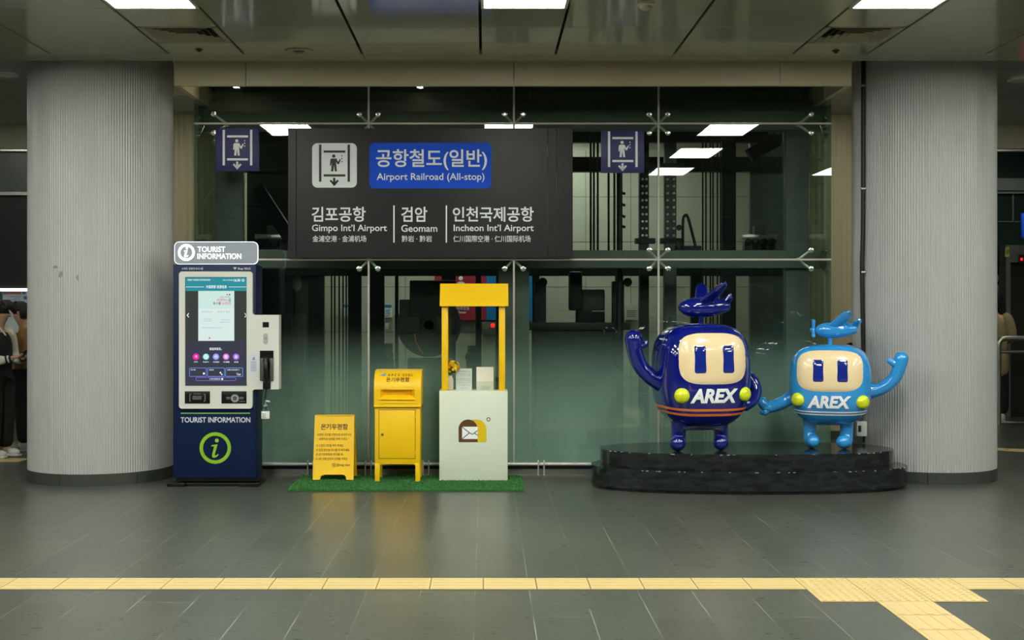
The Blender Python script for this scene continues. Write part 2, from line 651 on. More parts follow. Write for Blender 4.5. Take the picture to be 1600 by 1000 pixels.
# hall walls that close the space (beside and behind the viewer)
for nm, bx in (('wall_left', (-12.2, -12, -19, 24, 0, ZC+.25)), ('wall_right', (12, 12.2, -19, 24, 0, ZC+.25)), ('wall_front', (-12, 12, -19.2, -19, 0, ZC+.25))):
    mb = MB(); mb.box(*bx)
    tag(build(nm, mb, M['far_wall' if nm == 'wall_front' else 'hall_wall'], smooth=False), 'plain station hall wall', kind='structure')

# corridor wall far behind the shaft
DW = 17.6
mb = MB()
mb.box(-4.2, 4.6, DW, DW+.2, 0, ZR+.06)
mb.mi = 1
for zz in (.62, 1.24, 1.86, 2.48, 3.1):
    mb.box(-4.2, 4.6, DW-.003, DW+.01, zz, zz+.006)
for i in range(15):
    mb.box(-4.2+i*.62, -4.2+i*.62+.006, DW-.003, DW+.01, 0, ZC)
tag(build('wall_back', mb, [M['pale_wall'], M['steel_green']], smooth=False), 'pale panelled corridor wall seen through the shaft', kind='structure')


def fluted(name, cx, cy, r, label, z1=ZR+.06, flutes=168, m='column'):
    mb = MB()
    pts = []
    n = flutes*6
    for i in range(n):
        a = 2*PI*i/n
        ph = (i % 6)
        dr = (0, -.0006, -.0045, -.006, -.0045, -.0006)[ph]
        pts.append((cx+(r+dr)*math.cos(a), cy+(r+dr)*math.sin(a)))
    mb.prism_z(pts, .1, z1)
    o = tag(build(name, mb, M[m], ang=.3), label, kind='structure')
    mb = MB()
    for i in range(6):
        a0 = 2*PI*i/6+.25+.004; a1 = 2*PI*(i+1)/6+.25-.004
        m_ = 20
        outer = [(cx+(r+.004)*math.cos(a0+(a1-a0)*k/m_), cy+(r+.004)*math.sin(a0+(a1-a0)*k/m_)) for k in range(m_+1)]
        inner = [(cx+(r-.03)*math.cos(a0+(a1-a0)*k/m_), cy+(r-.03)*math.sin(a0+(a1-a0)*k/m_)) for k in range(m_+1)][::-1]
        mb.prism_z(outer+inner, 0, .105)
    build('column_base', mb, M['column_base'], o)
    return o


CL = (-3.573, 11.92, .652)
CR = (4.115, 12.02, .645)
col_l = fluted('trim_column_left', *CL, 'tall fluted pale grey round column beside the information kiosk')
# scuff marks on the left column
mb = MB()
for (px, py, ww, hh) in ((86, 417, 9, 5), (95, 429, 8, 9), (121, 434, 4, 8)):
    t = math.atan2(px-CX, FPX)
    dx, dy = math.sin(t), math.cos(t)
    # hit the cylinder
    ox, oy = -CL[0], -CL[1]
    bq = dx*ox+dy*oy
    cq = ox*ox+oy*oy-(CL[2]+.002)**2
    s = -bq-math.sqrt(bq*bq-cq)
    p = (dx*s, dy*s)
    a = math.atan2(p[1]-CL[1], p[0]-CL[0])
    zc = Z(py, p[1])
    vs = []
    for k in range(12):
        b = 2*PI*k/12
        rr = random.uniform(.7, 1.2)
        aa = a+ww*.003*rr*math.cos(b)/CL[2]
        vs.append(mb.bm.verts.new((CL[0]+(CL[2]+.0012)*math.cos(aa), CL[1]+(CL[2]+.0012)*math.sin(aa), zc+hh*.003*rr*math.sin(b))))
    mb.f(vs)
build('scuff', mb, mat('scuff_grey', '8d8e8a', .6), col_l)
col_r = fluted('trim_column_right', *CR, 'tall fluted pale grey round column behind the stone plinth')
fluted('trim_column_back_left', CL[0], 15.95, .66, 'beige round column behind the shaft, left', flutes=60, m='column_back')
fluted('trim_column_back_right', CR[0], 15.95, .66, 'beige round column behind the shaft, right', flutes=60, m='column_back')

# fascia round the top of the shaft: thin boards
mb = MB()
FY = 11.35
fx0, fx1 = X(272, FY), X(1331, FY)
fz = Z(134, FY)
cuts = [fx0, X(384, FY), X(803, FY), X(1219, FY), fx1]
for a, b in zip(cuts, cuts[1:]):
    mb.box(a+.003, b-.003, FY, FY+.05, fz, ZR)
mb.box(fx0+.002, fx0+.05, FY+.052, GB, fz, ZR)
mb.box(fx1-.05, fx1-.002, FY+.052, GB, fz, ZR)
mb.mi = 1
mb.box(fx0+.05, fx1-.05, FY+.05, GB, ZC-.01, ZC+.06)
tag(build('trim_fascia', mb, [M['fascia'], M['dark_wall']], smooth=False), 'beige fascia boards round the top of the glass shaft', kind='structure')


# ---------------------------------------------------------------- glass shaft
gl = thing('window_1', 'green tinted glass front of the lift shaft, frosted towards the floor', None, (0, GY, 0), kind='structure')
vx = [GX0, X(576, GY), X(803, GY), X(1029, GY), GX1]
hz = [.1, Z(405.5, GY), Z(193, GY), ZC-.012]
mb = MB()
for a, b in zip(vx, vx[1:]):
    for c, d in zip(hz, hz[1:]):
        mb.box(a+.006, b-.006, GY, GY+.012, c+.006, d-.006)
build('glass_pane', mb, M['glass'], gl, smooth=False)
mb = MB()
for a, b in zip(vx, vx[1:]):
    mb.box(a+.012, b-.012, GY+.0135, GY+.0142, hz[0]+.006, 1.5)
build('frosted_film', mb, M['film'], gl, smooth=False)
mb = MB()
for x in vx[1:4]:
    mb.box(x-.0085, x+.0085, GY-.003, GY+.015, hz[0], hz[3])
build('upright_joint', mb, M['joint'], gl, smooth=False)
mb = MB()
for z in hz[1:3]:
    mb.box(GX0, GX1, GY-.0025, GY+.0145, z-.0085, z+.0085)
build('level_joint', mb, M['joint'], gl, smooth=False)


def spider(cx, cz, bolts):
    m1 = MB(); m2 = MB()
    m1.lathe([(.02, 0), (.02, .05)], (cx, GY+.10, cz), 12, 'y')
    for dx, dz in bolts:
        x, z = cx+dx, cz+dz
        m1.tube([(cx, GY+.075, cz), (x, GY+.03, z)], [.014, .010], 8)
        m1.tube([(x, GY+.03, z), (x, GY+.013, z)], .012, 10)
        m2.lathe([(.026, 0), (.026, .008), (.02, .011), (.008, .011), (.007, .008)], (x, GY, z), 16, 'y')
    o = build('spider_fitting', m1, M['rail'], gl)
    build('bolt', m2, M['chrome'], o)


B = .088
for i in (1, 2, 3):
    for z in hz[1:3]:
        spider(vx[i], z, [(-B, B), (B, B), (-B, -B), (B, -B)])
for z in hz[1:3]:
    spider(X(353, GY), z, [(-.115, B), (-.115, -B)])
    spider(X(1250, GY), z, [(.105, B), (.105, -B)])

gs = thing('window_2', 'green tinted glass sides and back of the lift shaft', None, (0, GY, 0), kind='structure')
mb = MB()
for x in (GX0, GX1):
    for c, d in zip(hz, hz[1:]):
        for e, f in ((GY+.016, 13.4), (13.41, GB)):
            mb.box(x-.006, x+.006, e, f, c+.005, d-.005)
build('glass_pane', mb, M['glass_side'], gs, smooth=False)
mb = MB()
for x in (GX0, GX1):
    for z in hz[1:3]:
        for dz in (-B, B):
            s = 1 if x < 0 else -1
            for yy in (GY+.2, 13.3, 13.52):
                mb.tube([(x+s*.075, yy-.05, z), (x+s*.02, yy, z+dz)], .009, 8)
                mb.tube([(x+s*.02, yy, z+dz), (x-s*.012, yy, z+dz)], .02, 12)
build('spider_fitting', mb, M['chrome'], gs)

# metal plinth along the foot of the glass
mb = MB()
mb.box(GX0, GX1, GY-.02, GY+.06, 0, .05)
mb.mi = 1
mb.box(GX0, GX1, GY+.0, GY+.06, .05, .10)
tag(build('baseboard_glass', mb, [M['steel'], M['black']], smooth=False), 'brushed metal foot strip under the glass', kind='structure')

# low barrier rail in front of the glass
rl = thing('guard_rail', 'low white metal rail on short paired posts along the foot of the glass', 'rail', (0, GY-.07, 0))
mb = MB()
ry = GY-.07
mb.tube([(X(405, ry), ry, .105), (X(935, ry), ry, .105)], .016, 14)
build('tube', mb, M['rail'], rl)
for i in range(6):
    c = X(486+90*i-.5, ry)
    for s in (-.027, .027):
        mb = MB()
        mb.tube([(c+s, ry-.018, .003), (c+s, ry-.018, .13), (c+s, ry, .136), (c+s, ry+.012, .12)], .007, 8)
        mb.lathe([(.016, 0), (.016, .004)], (c+s, ry-.018, .001), 12)
        build('post', mb, M['rail'], rl)


# steel frame of the shaft
def px_boxes(mb, lst, d0, d1):
    for a, b, c, e in lst:
        mb.pbox(a, b, c, e, d0, d1)


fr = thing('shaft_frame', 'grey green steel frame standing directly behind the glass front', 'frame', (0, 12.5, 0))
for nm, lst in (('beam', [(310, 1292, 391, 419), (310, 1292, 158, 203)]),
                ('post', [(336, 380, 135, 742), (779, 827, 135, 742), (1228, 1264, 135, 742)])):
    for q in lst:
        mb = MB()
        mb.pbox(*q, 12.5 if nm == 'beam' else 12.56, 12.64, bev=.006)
        build(nm, mb, M['steel_green'], fr)
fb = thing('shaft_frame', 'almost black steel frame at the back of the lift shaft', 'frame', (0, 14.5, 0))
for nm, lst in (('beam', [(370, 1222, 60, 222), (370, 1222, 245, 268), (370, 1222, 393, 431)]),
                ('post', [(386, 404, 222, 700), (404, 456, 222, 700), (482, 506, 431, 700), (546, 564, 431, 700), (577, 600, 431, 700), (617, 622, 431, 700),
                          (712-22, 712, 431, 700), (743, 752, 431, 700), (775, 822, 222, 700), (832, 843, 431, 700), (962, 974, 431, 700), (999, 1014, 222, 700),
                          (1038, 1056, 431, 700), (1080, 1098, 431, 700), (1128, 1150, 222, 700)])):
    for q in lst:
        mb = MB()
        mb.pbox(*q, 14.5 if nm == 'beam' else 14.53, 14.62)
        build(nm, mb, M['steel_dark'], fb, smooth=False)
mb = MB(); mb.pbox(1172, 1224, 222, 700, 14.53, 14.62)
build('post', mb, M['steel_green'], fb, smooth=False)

# bolted guide posts inside
for (a, b, c, e, dd, m_, lab) in ((1039, 1057, 222, 391, 13.4, 'steel_green', 'green steel guide post with two rows of bolts, right of the small elevator sign'),
                                  (1000, 1014, 240, 391, 13.2, 'steel_dark', 'dark steel guide post with bolts, just behind the small elevator sign')):
    t = thing('guide_post', lab, 'post', (X((a+b)/2, dd), dd, 0))
    mb = MB()
    mb.box(X(a, dd), X(b, dd), dd, dd+.1, 0, Z(c, dd), bev=.004)
    build('post', mb, M[m_], t)
    mb = MB()
    for py in range(280, 390, 11):
        for px in (a+4, b-4):
            mb.lathe([(.013, 0), (.013, .012), (.006, .014)], (X(px, dd), dd, Z(py, dd)), 8, 'y')
    build('bolt', mb, M['steel'], t)
    mb = MB()
    mb.pbox(a-8, b+8, 255, 266, dd-.03, dd+.12)
    mb.pbox(a-6, b+10, 372, 380, dd-.03, dd+.12)
    build('bracket', mb, M['steel_dark'], t, smooth=False)

# hoist cables
spots = [(518, 'l'), (523, 'l'), (530, 'l'), (536, 'l'), (541, 'l'), (545, 'l'), (923, 'r'), (928, 'r'), (934, 'r'), (951, 'r'), (960, 'r'),
         (1098, 'x'), (1103, 'x'), (1110, 'x'), (1114, 'x'), (1121, 'x'), (1126, 'x')]
lab = {'l': 'thin black hoist cable behind the glass, left of the yellow mailbox', 'r': 'thin black hoist cable behind the glass, next to the right elevator sign',
       'x': 'thin black hoist cable behind the glass above the navy figure'}
for px, g in spots:
    d = 13.9+random.uniform(-.15, .15)
    mb = MB()
    zt = Z(150, d)
    zb = .05 if g != 'r' else Z(392, d)
    mb.tube([(X(px, d), d, zb), (X(px, d), d, zt)], .009 if g != 'r' else .012, 8)
    single('hoist_cable', mb, M['cable'], lab[g], 'cable', (X(px, d), d, zb), group='hoist cables in the shaft, ' + {'l': 'left', 'r': 'middle', 'x': 'right'}[g])
d = 12.95
mb = MB()
mb.tube([(X(968, d), d, 0), (X(968, d), d, Z(200, d))], .03, 14)
for py in (300, 318, 336, 352):
    mb.tube([(X(968, d), d, Z(py, d)), (X(977, d), d, Z(py+3, d))], .014, 8)
single('hydraulic_pole', mb, M['black'], 'thick black pole with small hooks behind the right elevator sign', 'pole', (X(968, d), d, 0))

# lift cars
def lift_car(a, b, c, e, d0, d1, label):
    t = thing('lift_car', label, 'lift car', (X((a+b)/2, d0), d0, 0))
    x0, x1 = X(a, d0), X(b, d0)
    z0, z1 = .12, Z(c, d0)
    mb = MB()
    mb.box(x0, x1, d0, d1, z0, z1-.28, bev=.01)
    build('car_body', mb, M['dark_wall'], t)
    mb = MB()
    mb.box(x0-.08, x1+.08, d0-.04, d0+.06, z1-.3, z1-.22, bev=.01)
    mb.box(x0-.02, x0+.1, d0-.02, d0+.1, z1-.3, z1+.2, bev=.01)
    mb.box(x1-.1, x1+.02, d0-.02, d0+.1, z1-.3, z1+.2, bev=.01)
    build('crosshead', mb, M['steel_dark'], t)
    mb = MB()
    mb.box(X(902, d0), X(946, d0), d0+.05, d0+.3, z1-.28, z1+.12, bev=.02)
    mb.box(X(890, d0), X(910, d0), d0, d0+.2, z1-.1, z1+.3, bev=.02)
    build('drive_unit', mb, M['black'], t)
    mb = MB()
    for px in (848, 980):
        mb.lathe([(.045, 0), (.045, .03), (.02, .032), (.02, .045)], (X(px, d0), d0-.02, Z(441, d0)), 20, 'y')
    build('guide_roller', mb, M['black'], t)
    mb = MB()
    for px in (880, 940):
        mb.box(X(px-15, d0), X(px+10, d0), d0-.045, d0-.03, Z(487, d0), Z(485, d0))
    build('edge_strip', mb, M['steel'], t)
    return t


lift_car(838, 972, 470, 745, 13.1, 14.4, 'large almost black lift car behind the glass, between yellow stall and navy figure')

# counterweight with rope sheave, left of the stall
d = 13.2
t = thing('counterweight', 'dark counterweight with a big round rope sheave behind the mailbox and stall', 'counterweight', (X(672, d), d, 0))
mb = MB(); mb.pbox(640, 712, 438, 521, d, d+.1, bev=.01); mb.pbox(624, 640, 468, 500, d+.02, d+.1); mb.pbox(626, 656, 495, 521, d-.03, d+.3, bev=.01); mb.pbox(682, 712, 495, 521, d-.03, d+.3, bev=.01)
build('weight_block', mb, M['steel_dark'], t)
mb = MB()
mb.lathe([(.31, .02), (.33, .03), (.33, .06), (.29, .07), (.29, .10), (.33, .11), (.33, .14), (.05, .15)], (X(670, d), d+.15, Z(508, d)), 40, 'y')
build('sheave', mb, M['black'], t)
mb = MB()
mb.tube([(X(648, d)+.0, d-.05, Z(521, d)), (X(650, d), d-.05, Z(534, d)), (X(656, d), d-.05, Z(545, d)), (X(662, d), d-.05, Z(553, d))], .008, 8)
build('orange_cable', mb, mat('cable_orange', 'a5572c', .6), t)
mb = MB(); mb.pbox(637, 706, 560, 700, d+.05, d+.3, bev=.01); mb.box(X(655, d), X(690, d), d+.1, d+.25, 0, .5)
build('guide_shoe', mb, M['steel_dark'], t)
for px, py in ((606, 555), (736, 558)):
    mb = MB()
    c = (X(px, d), d, Z(py, d))
    mb.lathe([(.055, 0), (.06, .02), (.06, .05), (.03, .055), (.02, .07)], c, 24, 'y')
    mb.box(c[0]-.05, c[0]+.05, d+.0, d+.15, 0, c[2]-.04)
    mb.box(c[0]-.04, c[0]+.045, d+.0, d+.1, c[2]+.03, c[2]+.12, bev=.01)
    single('roller_buffer', mb, M['steel_dark'], 'round black roller buffer on a post behind the ' + ('mailbox' if px < 700 else 'counter of the stall'), 'roller', (c[0], d, 0))

# sloping machinery beams high up left and right
for (p, q, lab) in (((400, 292), (452, 372), 'dark sloping steel beam high behind the left elevator sign'),
                    ((1172, 242), (1216, 218), 'dark sloping steel beam high behind the glass above the light blue figure')):
    d = 13.8
    mb = MB()
    a, b = (X(p[0], d), Z(p[1], d)), (X(q[0], d), Z(q[1], d))
    n = Vector((b[0]-a[0], b[1]-a[1])).normalized()
    n = Vector((-n[1], n[0]))*.07
    mb.prism([(a[0]-n[0], a[1]-n[1]), (b[0]-n[0], b[1]-n[1]), (b[0]+n[0], b[1]+n[1]), (a[0]+n[0], a[1]+n[1])], d, d+.12)
    single('sloping_beam', mb, M['steel_dark'], lab, 'beam', (a[0], d, a[1]))


def door_operator(a, b, lab):
    d = 13.9
    t = thing('door_operator', lab, 'lift door drive', (X((a+b)/2, d), d, Z(393, d)))
    mb = MB(); mb.pbox(a, b, 366, 374, d, d+.12, bev=.004)
    build('track', mb, M['steel'], t)
    mb = MB(); mb.pbox(a+4, b, 376, 393, d+.02, d+.16, bev=.004)
    build('header', mb, M['steel_green'], t)
    mb = MB()
    for i in range(4):
        x = a+8+i*(b-a-16)/3
        mb.lathe([(.035, 0), (.035, .03), (.01, .035)], (X(x, d), d-.01, Z(378, d)), 16, 'y')
        mb.pbox(x-4, x+4, 380, 390, d-.02, d+.01)
    build('hanger_roller', mb, M['black'], t)
    mb = MB(); mb.pbox((a+b)/2-8, (a+b)/2+10, 352, 366, d-.02, d+.1, bev=.006)
    build('motor', mb, M['steel_green'], t)


door_operator(398, 452, 'lift door drive with track and rollers behind the kiosk header')
door_operator(1160, 1214, 'lift door drive with track and rollers high above the light blue figure')
# bent buffer arm on the right
d = 13.22
t = thing('bent_boom', 'black bent cable arm with two small rollers, right of the middle upright joint', 'cable arm', (X(1065, d), d, Z(391, d)))
mb = MB()
mb.tube(bezier([(X(1067, d), d, Z(391, d)), (X(1067, d), d, Z(350, d)), (X(1069, d), d, Z(338, d)), (X(1074, d), d, Z(338, d)), (X(1080, d), d, Z(358, d)), (X(1087, d), d, Z(386, d))], 8), .015, 10)
build('arm', mb, M['black'], t)
mb = MB()
for py in (356, 382):
    mb.lathe([(.03, 0), (.03, .03)], (X(1060, d), d-.03, Z(py, d)), 16, 'y')
build('roller', mb, M['black'], t)
mb = MB(); mb.pbox(1056, 1096, 384, 392, d, d+.1)
build('base', mb, M['steel_dark'], t, smooth=False)


# signs and notices on the corridor wall
def wall_panel(name, a, b, c, e, m, label, cat, dd=DW-.03, lettering=(), th=.02):
    mb = MB(); mb.box(X(a, dd), X(b, dd), dd, DW-.004, Z(e, dd), Z(c, dd))
    o = single(name, mb, M[m], label, cat, (X((a+b)/2, dd), dd, Z(e, dd)), smooth=False)
    return o


rw = thing('restroom_sign', 'red women restroom wall sign with white figure behind the stall roof', 'sign', (X(726, 17.5), 17.5, Z(500, 17.5)))
dd = 17.5
mb = MB(); mb.pbox(708, 743, 425, 500, dd, DW-.004)
build('panel', mb, M['red'], rw, smooth=False)
mb = MB()
mb.ball((X(720, dd), dd-.004, Z(435, dd)), .03, .004, .03)
mb.prism(rrect(X(713, dd), X(727, dd), Z(462, dd), Z(440, dd), .05), dd-.006, dd)
mb.ptext('여자화장실', 708.5, 733, 478.5, 484.5, dd-.003, bold=.01)
mb.ptext('Women', 712.5, 728, 485.5, 490, dd-.003, bold=.01)
build('lettering', mb, M['sign_white'], rw, smooth=False)
wall_panel('wall_sign', 679, 701, 425, 468, 'red', 'red wall panel just left of the stall roof, seen through the glass', 'sign', 17.5)
wall_panel('wall_sign', 752, 760, 425, 500, 'red', 'narrow red wall strip right of the women sign, inside the stall posts', 'sign', 17.5)
wall_panel('wall_sign', 760, 777, 425, 500, 'blue', 'blue wall strip beside the red strip, inside the stall posts', 'sign', 17.5)
wall_panel('wall_sign', 824, 834, 425, 501, 'blue', 'narrow blue wall strip right of the stall, behind the glass', 'sign', 17.5)
al = thing('fire_alarm', 'small wall box with glowing red alarm lamp behind the right stall post', 'alarm', (X(766, dd), dd, Z(522, dd)))
mb = MB(); mb.pbox(753, 777, 503, 523, dd, DW-.004, bev=.008)
build('box', mb, M['steel_green'], al)
mb = MB(); mb.lathe([(.028, 0), (.026, .015), (.012, .025)], (X(770, dd), dd, Z(508.5, dd)), 20, 'y')
build('lamp', mb, M['red_lamp'], al)
for (a, b, c, e, lab) in ((600, 612, 476, 496, 'white notice with blue heading on the corridor wall, left of the counterweight'),
                          (537, 547, 476, 496, 'white notice with blue heading on the corridor wall, behind the hoist cables'),
                          (978, 996, 477, 500, 'grey printed notice on the corridor wall, left of the raised navy arm')):
    t = thing('wall_notice', lab, 'notice', (X((a+b)/2, dd), dd, Z(e, dd)))
    mb = MB(); mb.pbox(a, b, c, e, dd, DW-.004)
    build('sheet', mb, M['paper'] if b < 900 else M['pale_wall'], t, smooth=False)
    mb = MB()
    if b < 900:
        mb.pbox(a, b, c, c+4.5, dd-.003, dd)
    for k in range(4):
        mb.pbox(a+2, b-2-(k % 2)*2, c+8+k*3, c+9+k*3, dd-.003, dd)
    build('print', mb, M['blue'] if b < 900 else M['steel_green'], t, smooth=False)
mb = MB(); mb.pbox(602, 607, 505, 514, dd, DW-.004, bev=.005)
single('wall_switch', mb, M['white'], 'small white switch box on the corridor wall, above the mailbox', 'switch', (X(604, dd), dd, Z(514, dd)))

# the door of a neighbouring lift lobby seen left: pale door leaf with oval sticker
d = 14.75
t = thing('glass_door', 'grey green lobby door with an oval pale sticker, right of the kiosk', 'door', (X(470, d), d, 0))
mb = MB(); mb.pbox(456, 483, 431, 690, d, d+.05)
build('leaf', mb, M['steel_green'], t, smooth=False)
mb = MB(); mb.lathe([(.001, 0), (.055, .002), (.055, .003), (.001, .004)], (X(464, d), d, Z(442, d)), 24, 'y')
for v in mb.bm.verts: v.co.z = Z(442, d)+(v.co.z-Z(442, d))*1.7
build('sticker', mb, mat('sticker_pale', 'a9b7ae', .6), t)

# ceiling lights: frame and diffuser; three are in the frame, the nearer rows show as reflections in the glass
vis = {-1: 'bright ceiling light panel at the top left, above the left column', 0: 'bright ceiling light panel at the top centre, above the black sign', 1: 'bright ceiling light panel at the top right, above the right column'}
proto = None
for k, c, y1, y0 in light_cells:
    if y1-y0 < 1 or abs(k) > 3 or y0 < 2.5:
        continue
    loc = (c, (y0+y1)/2, ZC)
    if proto is None:
        proto = thing('ceiling_light', 'x', 'ceiling light', loc)
        mb = MB()
        a = MW/2-.009; h = .597
        mb.box(-a, -a+.022, -h, h, -.003, .03); mb.box(a-.022, a, -h, h, -.003, .03)
        mb.box(-a, a, -h, -h+.022, -.003, .03); mb.box(-a, a, h-.022, h, -.003, .03)
        build('frame', mb, M['white'], proto, smooth=False, local=True)
        mb = MB(); mb.box(-a+.022, a-.022, -h+.022, h-.022, .002, .012)
        build('diffuser', mb, M['white_light'], proto, smooth=False, local=True)
        o = proto
    else:
        o = copy_tree(proto)
        o.location = loc
    first = abs(y1-9.28) < .05
    if first and k in vis:
        o['label'] = vis[k]
        o['group'] = 'ceiling lights at the top of the view'
    else:
        o['label'] = 'white ceiling light panel of the rows nearer the viewer, mirrored in the glass'
        o['group'] = 'ceiling lights of the nearer rows'

# unseen corridor lights; the last two are added to light the back columns
cp = None
for (x, y) in ((-2.2, 16.2), (0, 16.2), (2.2, 16.2), (-6.5, 14.2), (6.8, 14.2), (-6.3, 17), (7.4, 17.2), (1.1, 16.9), (-1.1, 16.9), (-3.78, 13.7), (4.62, 13.8)):
    if cp is None:
        cp = thing('unseen_ceiling_light', 'unseen flat ceiling light for the corridor and the back columns', 'ceiling light', (x, y, ZR), group='corridor lights behind the shaft')
        mb = MB(); mb.box(-.4, .4, -.13, .13, -.012, -.002, bev=.003)
        build('diffuser', mb, M['corr_light'], cp, local=True)
        mb = MB(); mb.box(-.42, .42, -.15, .15, -.003, .0)
        build('frame', mb, M['white'], cp, local=True)
    else:
        o = copy_tree(cp); o.location = (x, y, ZR)

# downlights
dp = None
for (px, py, lab) in ((12, 117, 'round bright downlight in the ceiling left of the left column'), (1591, 125, 'round bright downlight in the ceiling right of the right column')):
    y = (ZR-CZ)*FPX/(HY-py)
    if dp is None:
        dp = thing('downlight', lab, 'downlight', (X(px, y), y, ZR), group='round downlights beside the columns')
        mb = MB(); mb.lathe([(.075, -.001), (.075, -.008), (.001, -.009)], (0, 0, 0), 28)
        build('lamp', mb, M['spot'], dp, local=True)
        mb = MB(); mb.lathe([(.075, -.001), (.1, -.001), (.1, -.012), (.085, -.016), (.075, -.01)], (0, 0, 0), 28)
        build('trim_ring', mb, M['white'], dp, local=True)
    else:
        o = copy_tree(dp); o.location = (X(px, y), y, ZR); o['label'] = lab
# lamp over the gap between fascia and glass
dl = thing('downlight', 'small downlight hidden behind the beige fascia, glowing on its inner face', 'downlight', (X(650, 11.75), 11.72, ZC-.012))
mb = MB(); mb.lathe([(.03, -.001), (.03, -.008), (.001, -.009)], (0, 0, 0), 24)
build('lamp', mb, mat('gap_lamp', 'ffffff', .5, emit=70, ecol='fff2d8'), dl, local=True)
o = copy_tree(dl); o.location = (X(345, 11.75), 11.72, ZC-.012)
o['label'] = 'small downlight behind the left end of the beige fascia'

# four-way air diffusers
def air_vent(c, label):
    y0, y1 = rows[3], rows[2]
    yc = (y0+y1)/2
    t = thing('air_diffuser', label, 'air vent', (c, yc, ZC), group='square air diffusers in the ceiling')
    mb = MB()
    a = MW/2-.009; h = (y1-y0)/2-.003
    mb.box(-a, a, -h, -h+.03, 0, .02); mb.box(-a, a, h-.03, h, 0, .02); mb.box(-a, -a+.045, -h, h, 0, .02); mb.box(a-.045, a, -h, h, 0, .02)
    build('frame', mb, M['vent'], t, smooth=False, local=True)
    mb = MB()
    for i in range(5):
        r0 = .262-i*.05
        r1 = r0-.034
        z0, z1 = -.002, .03
        for s in range(4):
            A = [(-r0, -r0), (r0, -r0), (r1, -r1), (-r1, -r1)]
            rot = lambda p: (p[0]*math.cos(s*PI/2)-p[1]*math.sin(s*PI/2), p[0]*math.sin(s*PI/2)+p[1]*math.cos(s*PI/2))
            v = [mb.bm.verts.new((*rot(p), z)) for p, z in zip(A, (z0, z0, z1, z1))]
            u = [mb.bm.verts.new((*rot(p), z+.004)) for p, z in zip(A, (z0, z0, z1, z1))]
            mb.f(v); mb.f(u[::-1])
            for q in range(4):
                mb.f([v[q], u[q], u[(q+1) % 4], v[(q+1) % 4]])
    build('louvre', mb, M['vent'], t, smooth=False, local=True, recalc=True)
    mb = MB(); mb.box(-a, a, -h, h, .035, .05)
    build('duct', mb, M['dark_wall'], t, smooth=False, local=True)


air_vent(C0-PITCH, 'square louvred air diffuser in the ceiling above the left column')
air_vent(C0+PITCH, 'square louvred air diffuser in the ceiling above the right column')


def on_ceiling(px, py):
    y = (ZC-CZ)*FPX/(HY-py)
    return X(px, y), y


x, y = on_ceiling(467, 79)
t = thing('ceiling_speaker', 'flat round grey speaker grille in the ceiling, left of the centre', 'speaker', (x, y, ZC))
mb = MB(); mb.lathe([(.118, 0), (.118, -.008), (.108, -.012), (.104, -.008)], (0, 0, 0), 36)
build('rim', mb, M['vent'], t, local=True)
mb = MB(); mb.lathe([(.104, -.002), (.1, -.007), (.001, -.009)], (0, 0, 0), 36)
build('grille', mb, mat('speaker_grille', '4a4941', .7), t, local=True)
x, y = on_ceiling(1009, 4)
t = thing('smoke_detector', 'small round cream smoke detector on the ceiling at the top of the view', 'smoke detector', (x, y, ZC))
mb = MB(); mb.lathe([(.062, 0), (.062, -.018), (.05, -.026)], (0, 0, 0), 28)
build('base', mb, M['fascia'], t, local=True)
mb = MB(); mb.lathe([(.042, -.02), (.042, -.04), (.03, -.05), (.012, -.056), (.001, -.057)], (0, 0, 0), 24)
for k in range(8):
    a = k*PI/4
    mb.box(.036*math.cos(a)-.003, .036*math.cos(a)+.003, .036*math.sin(a)-.003, .036*math.sin(a)+.003, -.05, -.02)
build('sensor', mb, M['vent'], t, local=True)
for px, py, lab in ((311, 77, 'left'), (1306, 79, 'right')):
    x, y = on_ceiling(px, py)
    mb = MB(); mb.lathe([(.03, 0), (.03, -.006), (.016, -.012), (.012, -.022), (.002, -.024)], (0, 0, 0), 20)
    single('sprinkler_head', mb, M['black'], 'tiny dark sprinkler head in the ceiling beside the %s air diffuser' % lab, 'sprinkler').location = (x, y, ZC)

# ---------------------------------------------------------------- signs on the glass
def pictogram(mb, x0, z1, s, y, th=.002):
    """a person in a lift, drawn in a square of side s with its top left corner at x0, z1"""
    def R(a, b, c, d):
        mb.box(x0+a*s, x0+b*s, y-th, y, z1-d*s, z1-c*s)
    def G(pts):
        mb.prism([(x0+a*s, z1-b*s) for a, b in pts], y-th, y)
    R(.155, .208, .035, .865); R(.795, .848, .035, .865)
    R(.258, .745, .165, .215); R(.258, .745, .70, .75)
    G(circle(.485, .292, .038, 18))
    G([(.43, .345), (.545, .345), (.562, .385), (.585, .42), (.625, .355), (.645, .375), (.60, .475), (.57, .475), (.54, .42), (.54, .47), (.556, .635), (.51, .635), (.49, .49), (.475, .635), (.425, .635), (.44, .47), (.44, .42), (.43, .50), (.40, .50), (.408, .37)][::-1])
    for v in (.275, .335, .40):
        R(.655, .68, v, v+.025)
    R(.47, .52, .775, .93)
    G([(.39, .845), (.425, .82), (.495, .895), (.565, .82), (.60, .845), (.495, .965)][::-1])


for (a, c, lab) in ((337.5, 200.5, 'blue square elevator sign on the glass above the tourist kiosk'), (939.5, 203, 'blue square elevator sign on the glass right of the black sign')):
    d = GY-.03
    t = thing('elevator_sign', lab, 'sign', (X(a+33, d), d, Z(c+67, d)))
    s = 67*d/FPX
    mb = MB(); mb.box(X(a, d), X(a, d)+s, d, d+.028, Z(c, d)-s, Z(c, d), bev=.003)
    build('panel', mb, M['sign_navy'], t)
    mb = MB(); pictogram(mb, X(a, d), Z(c, d), s, d-.0005)
    build('pictogram', mb, M['sign_white'], t, smooth=False)

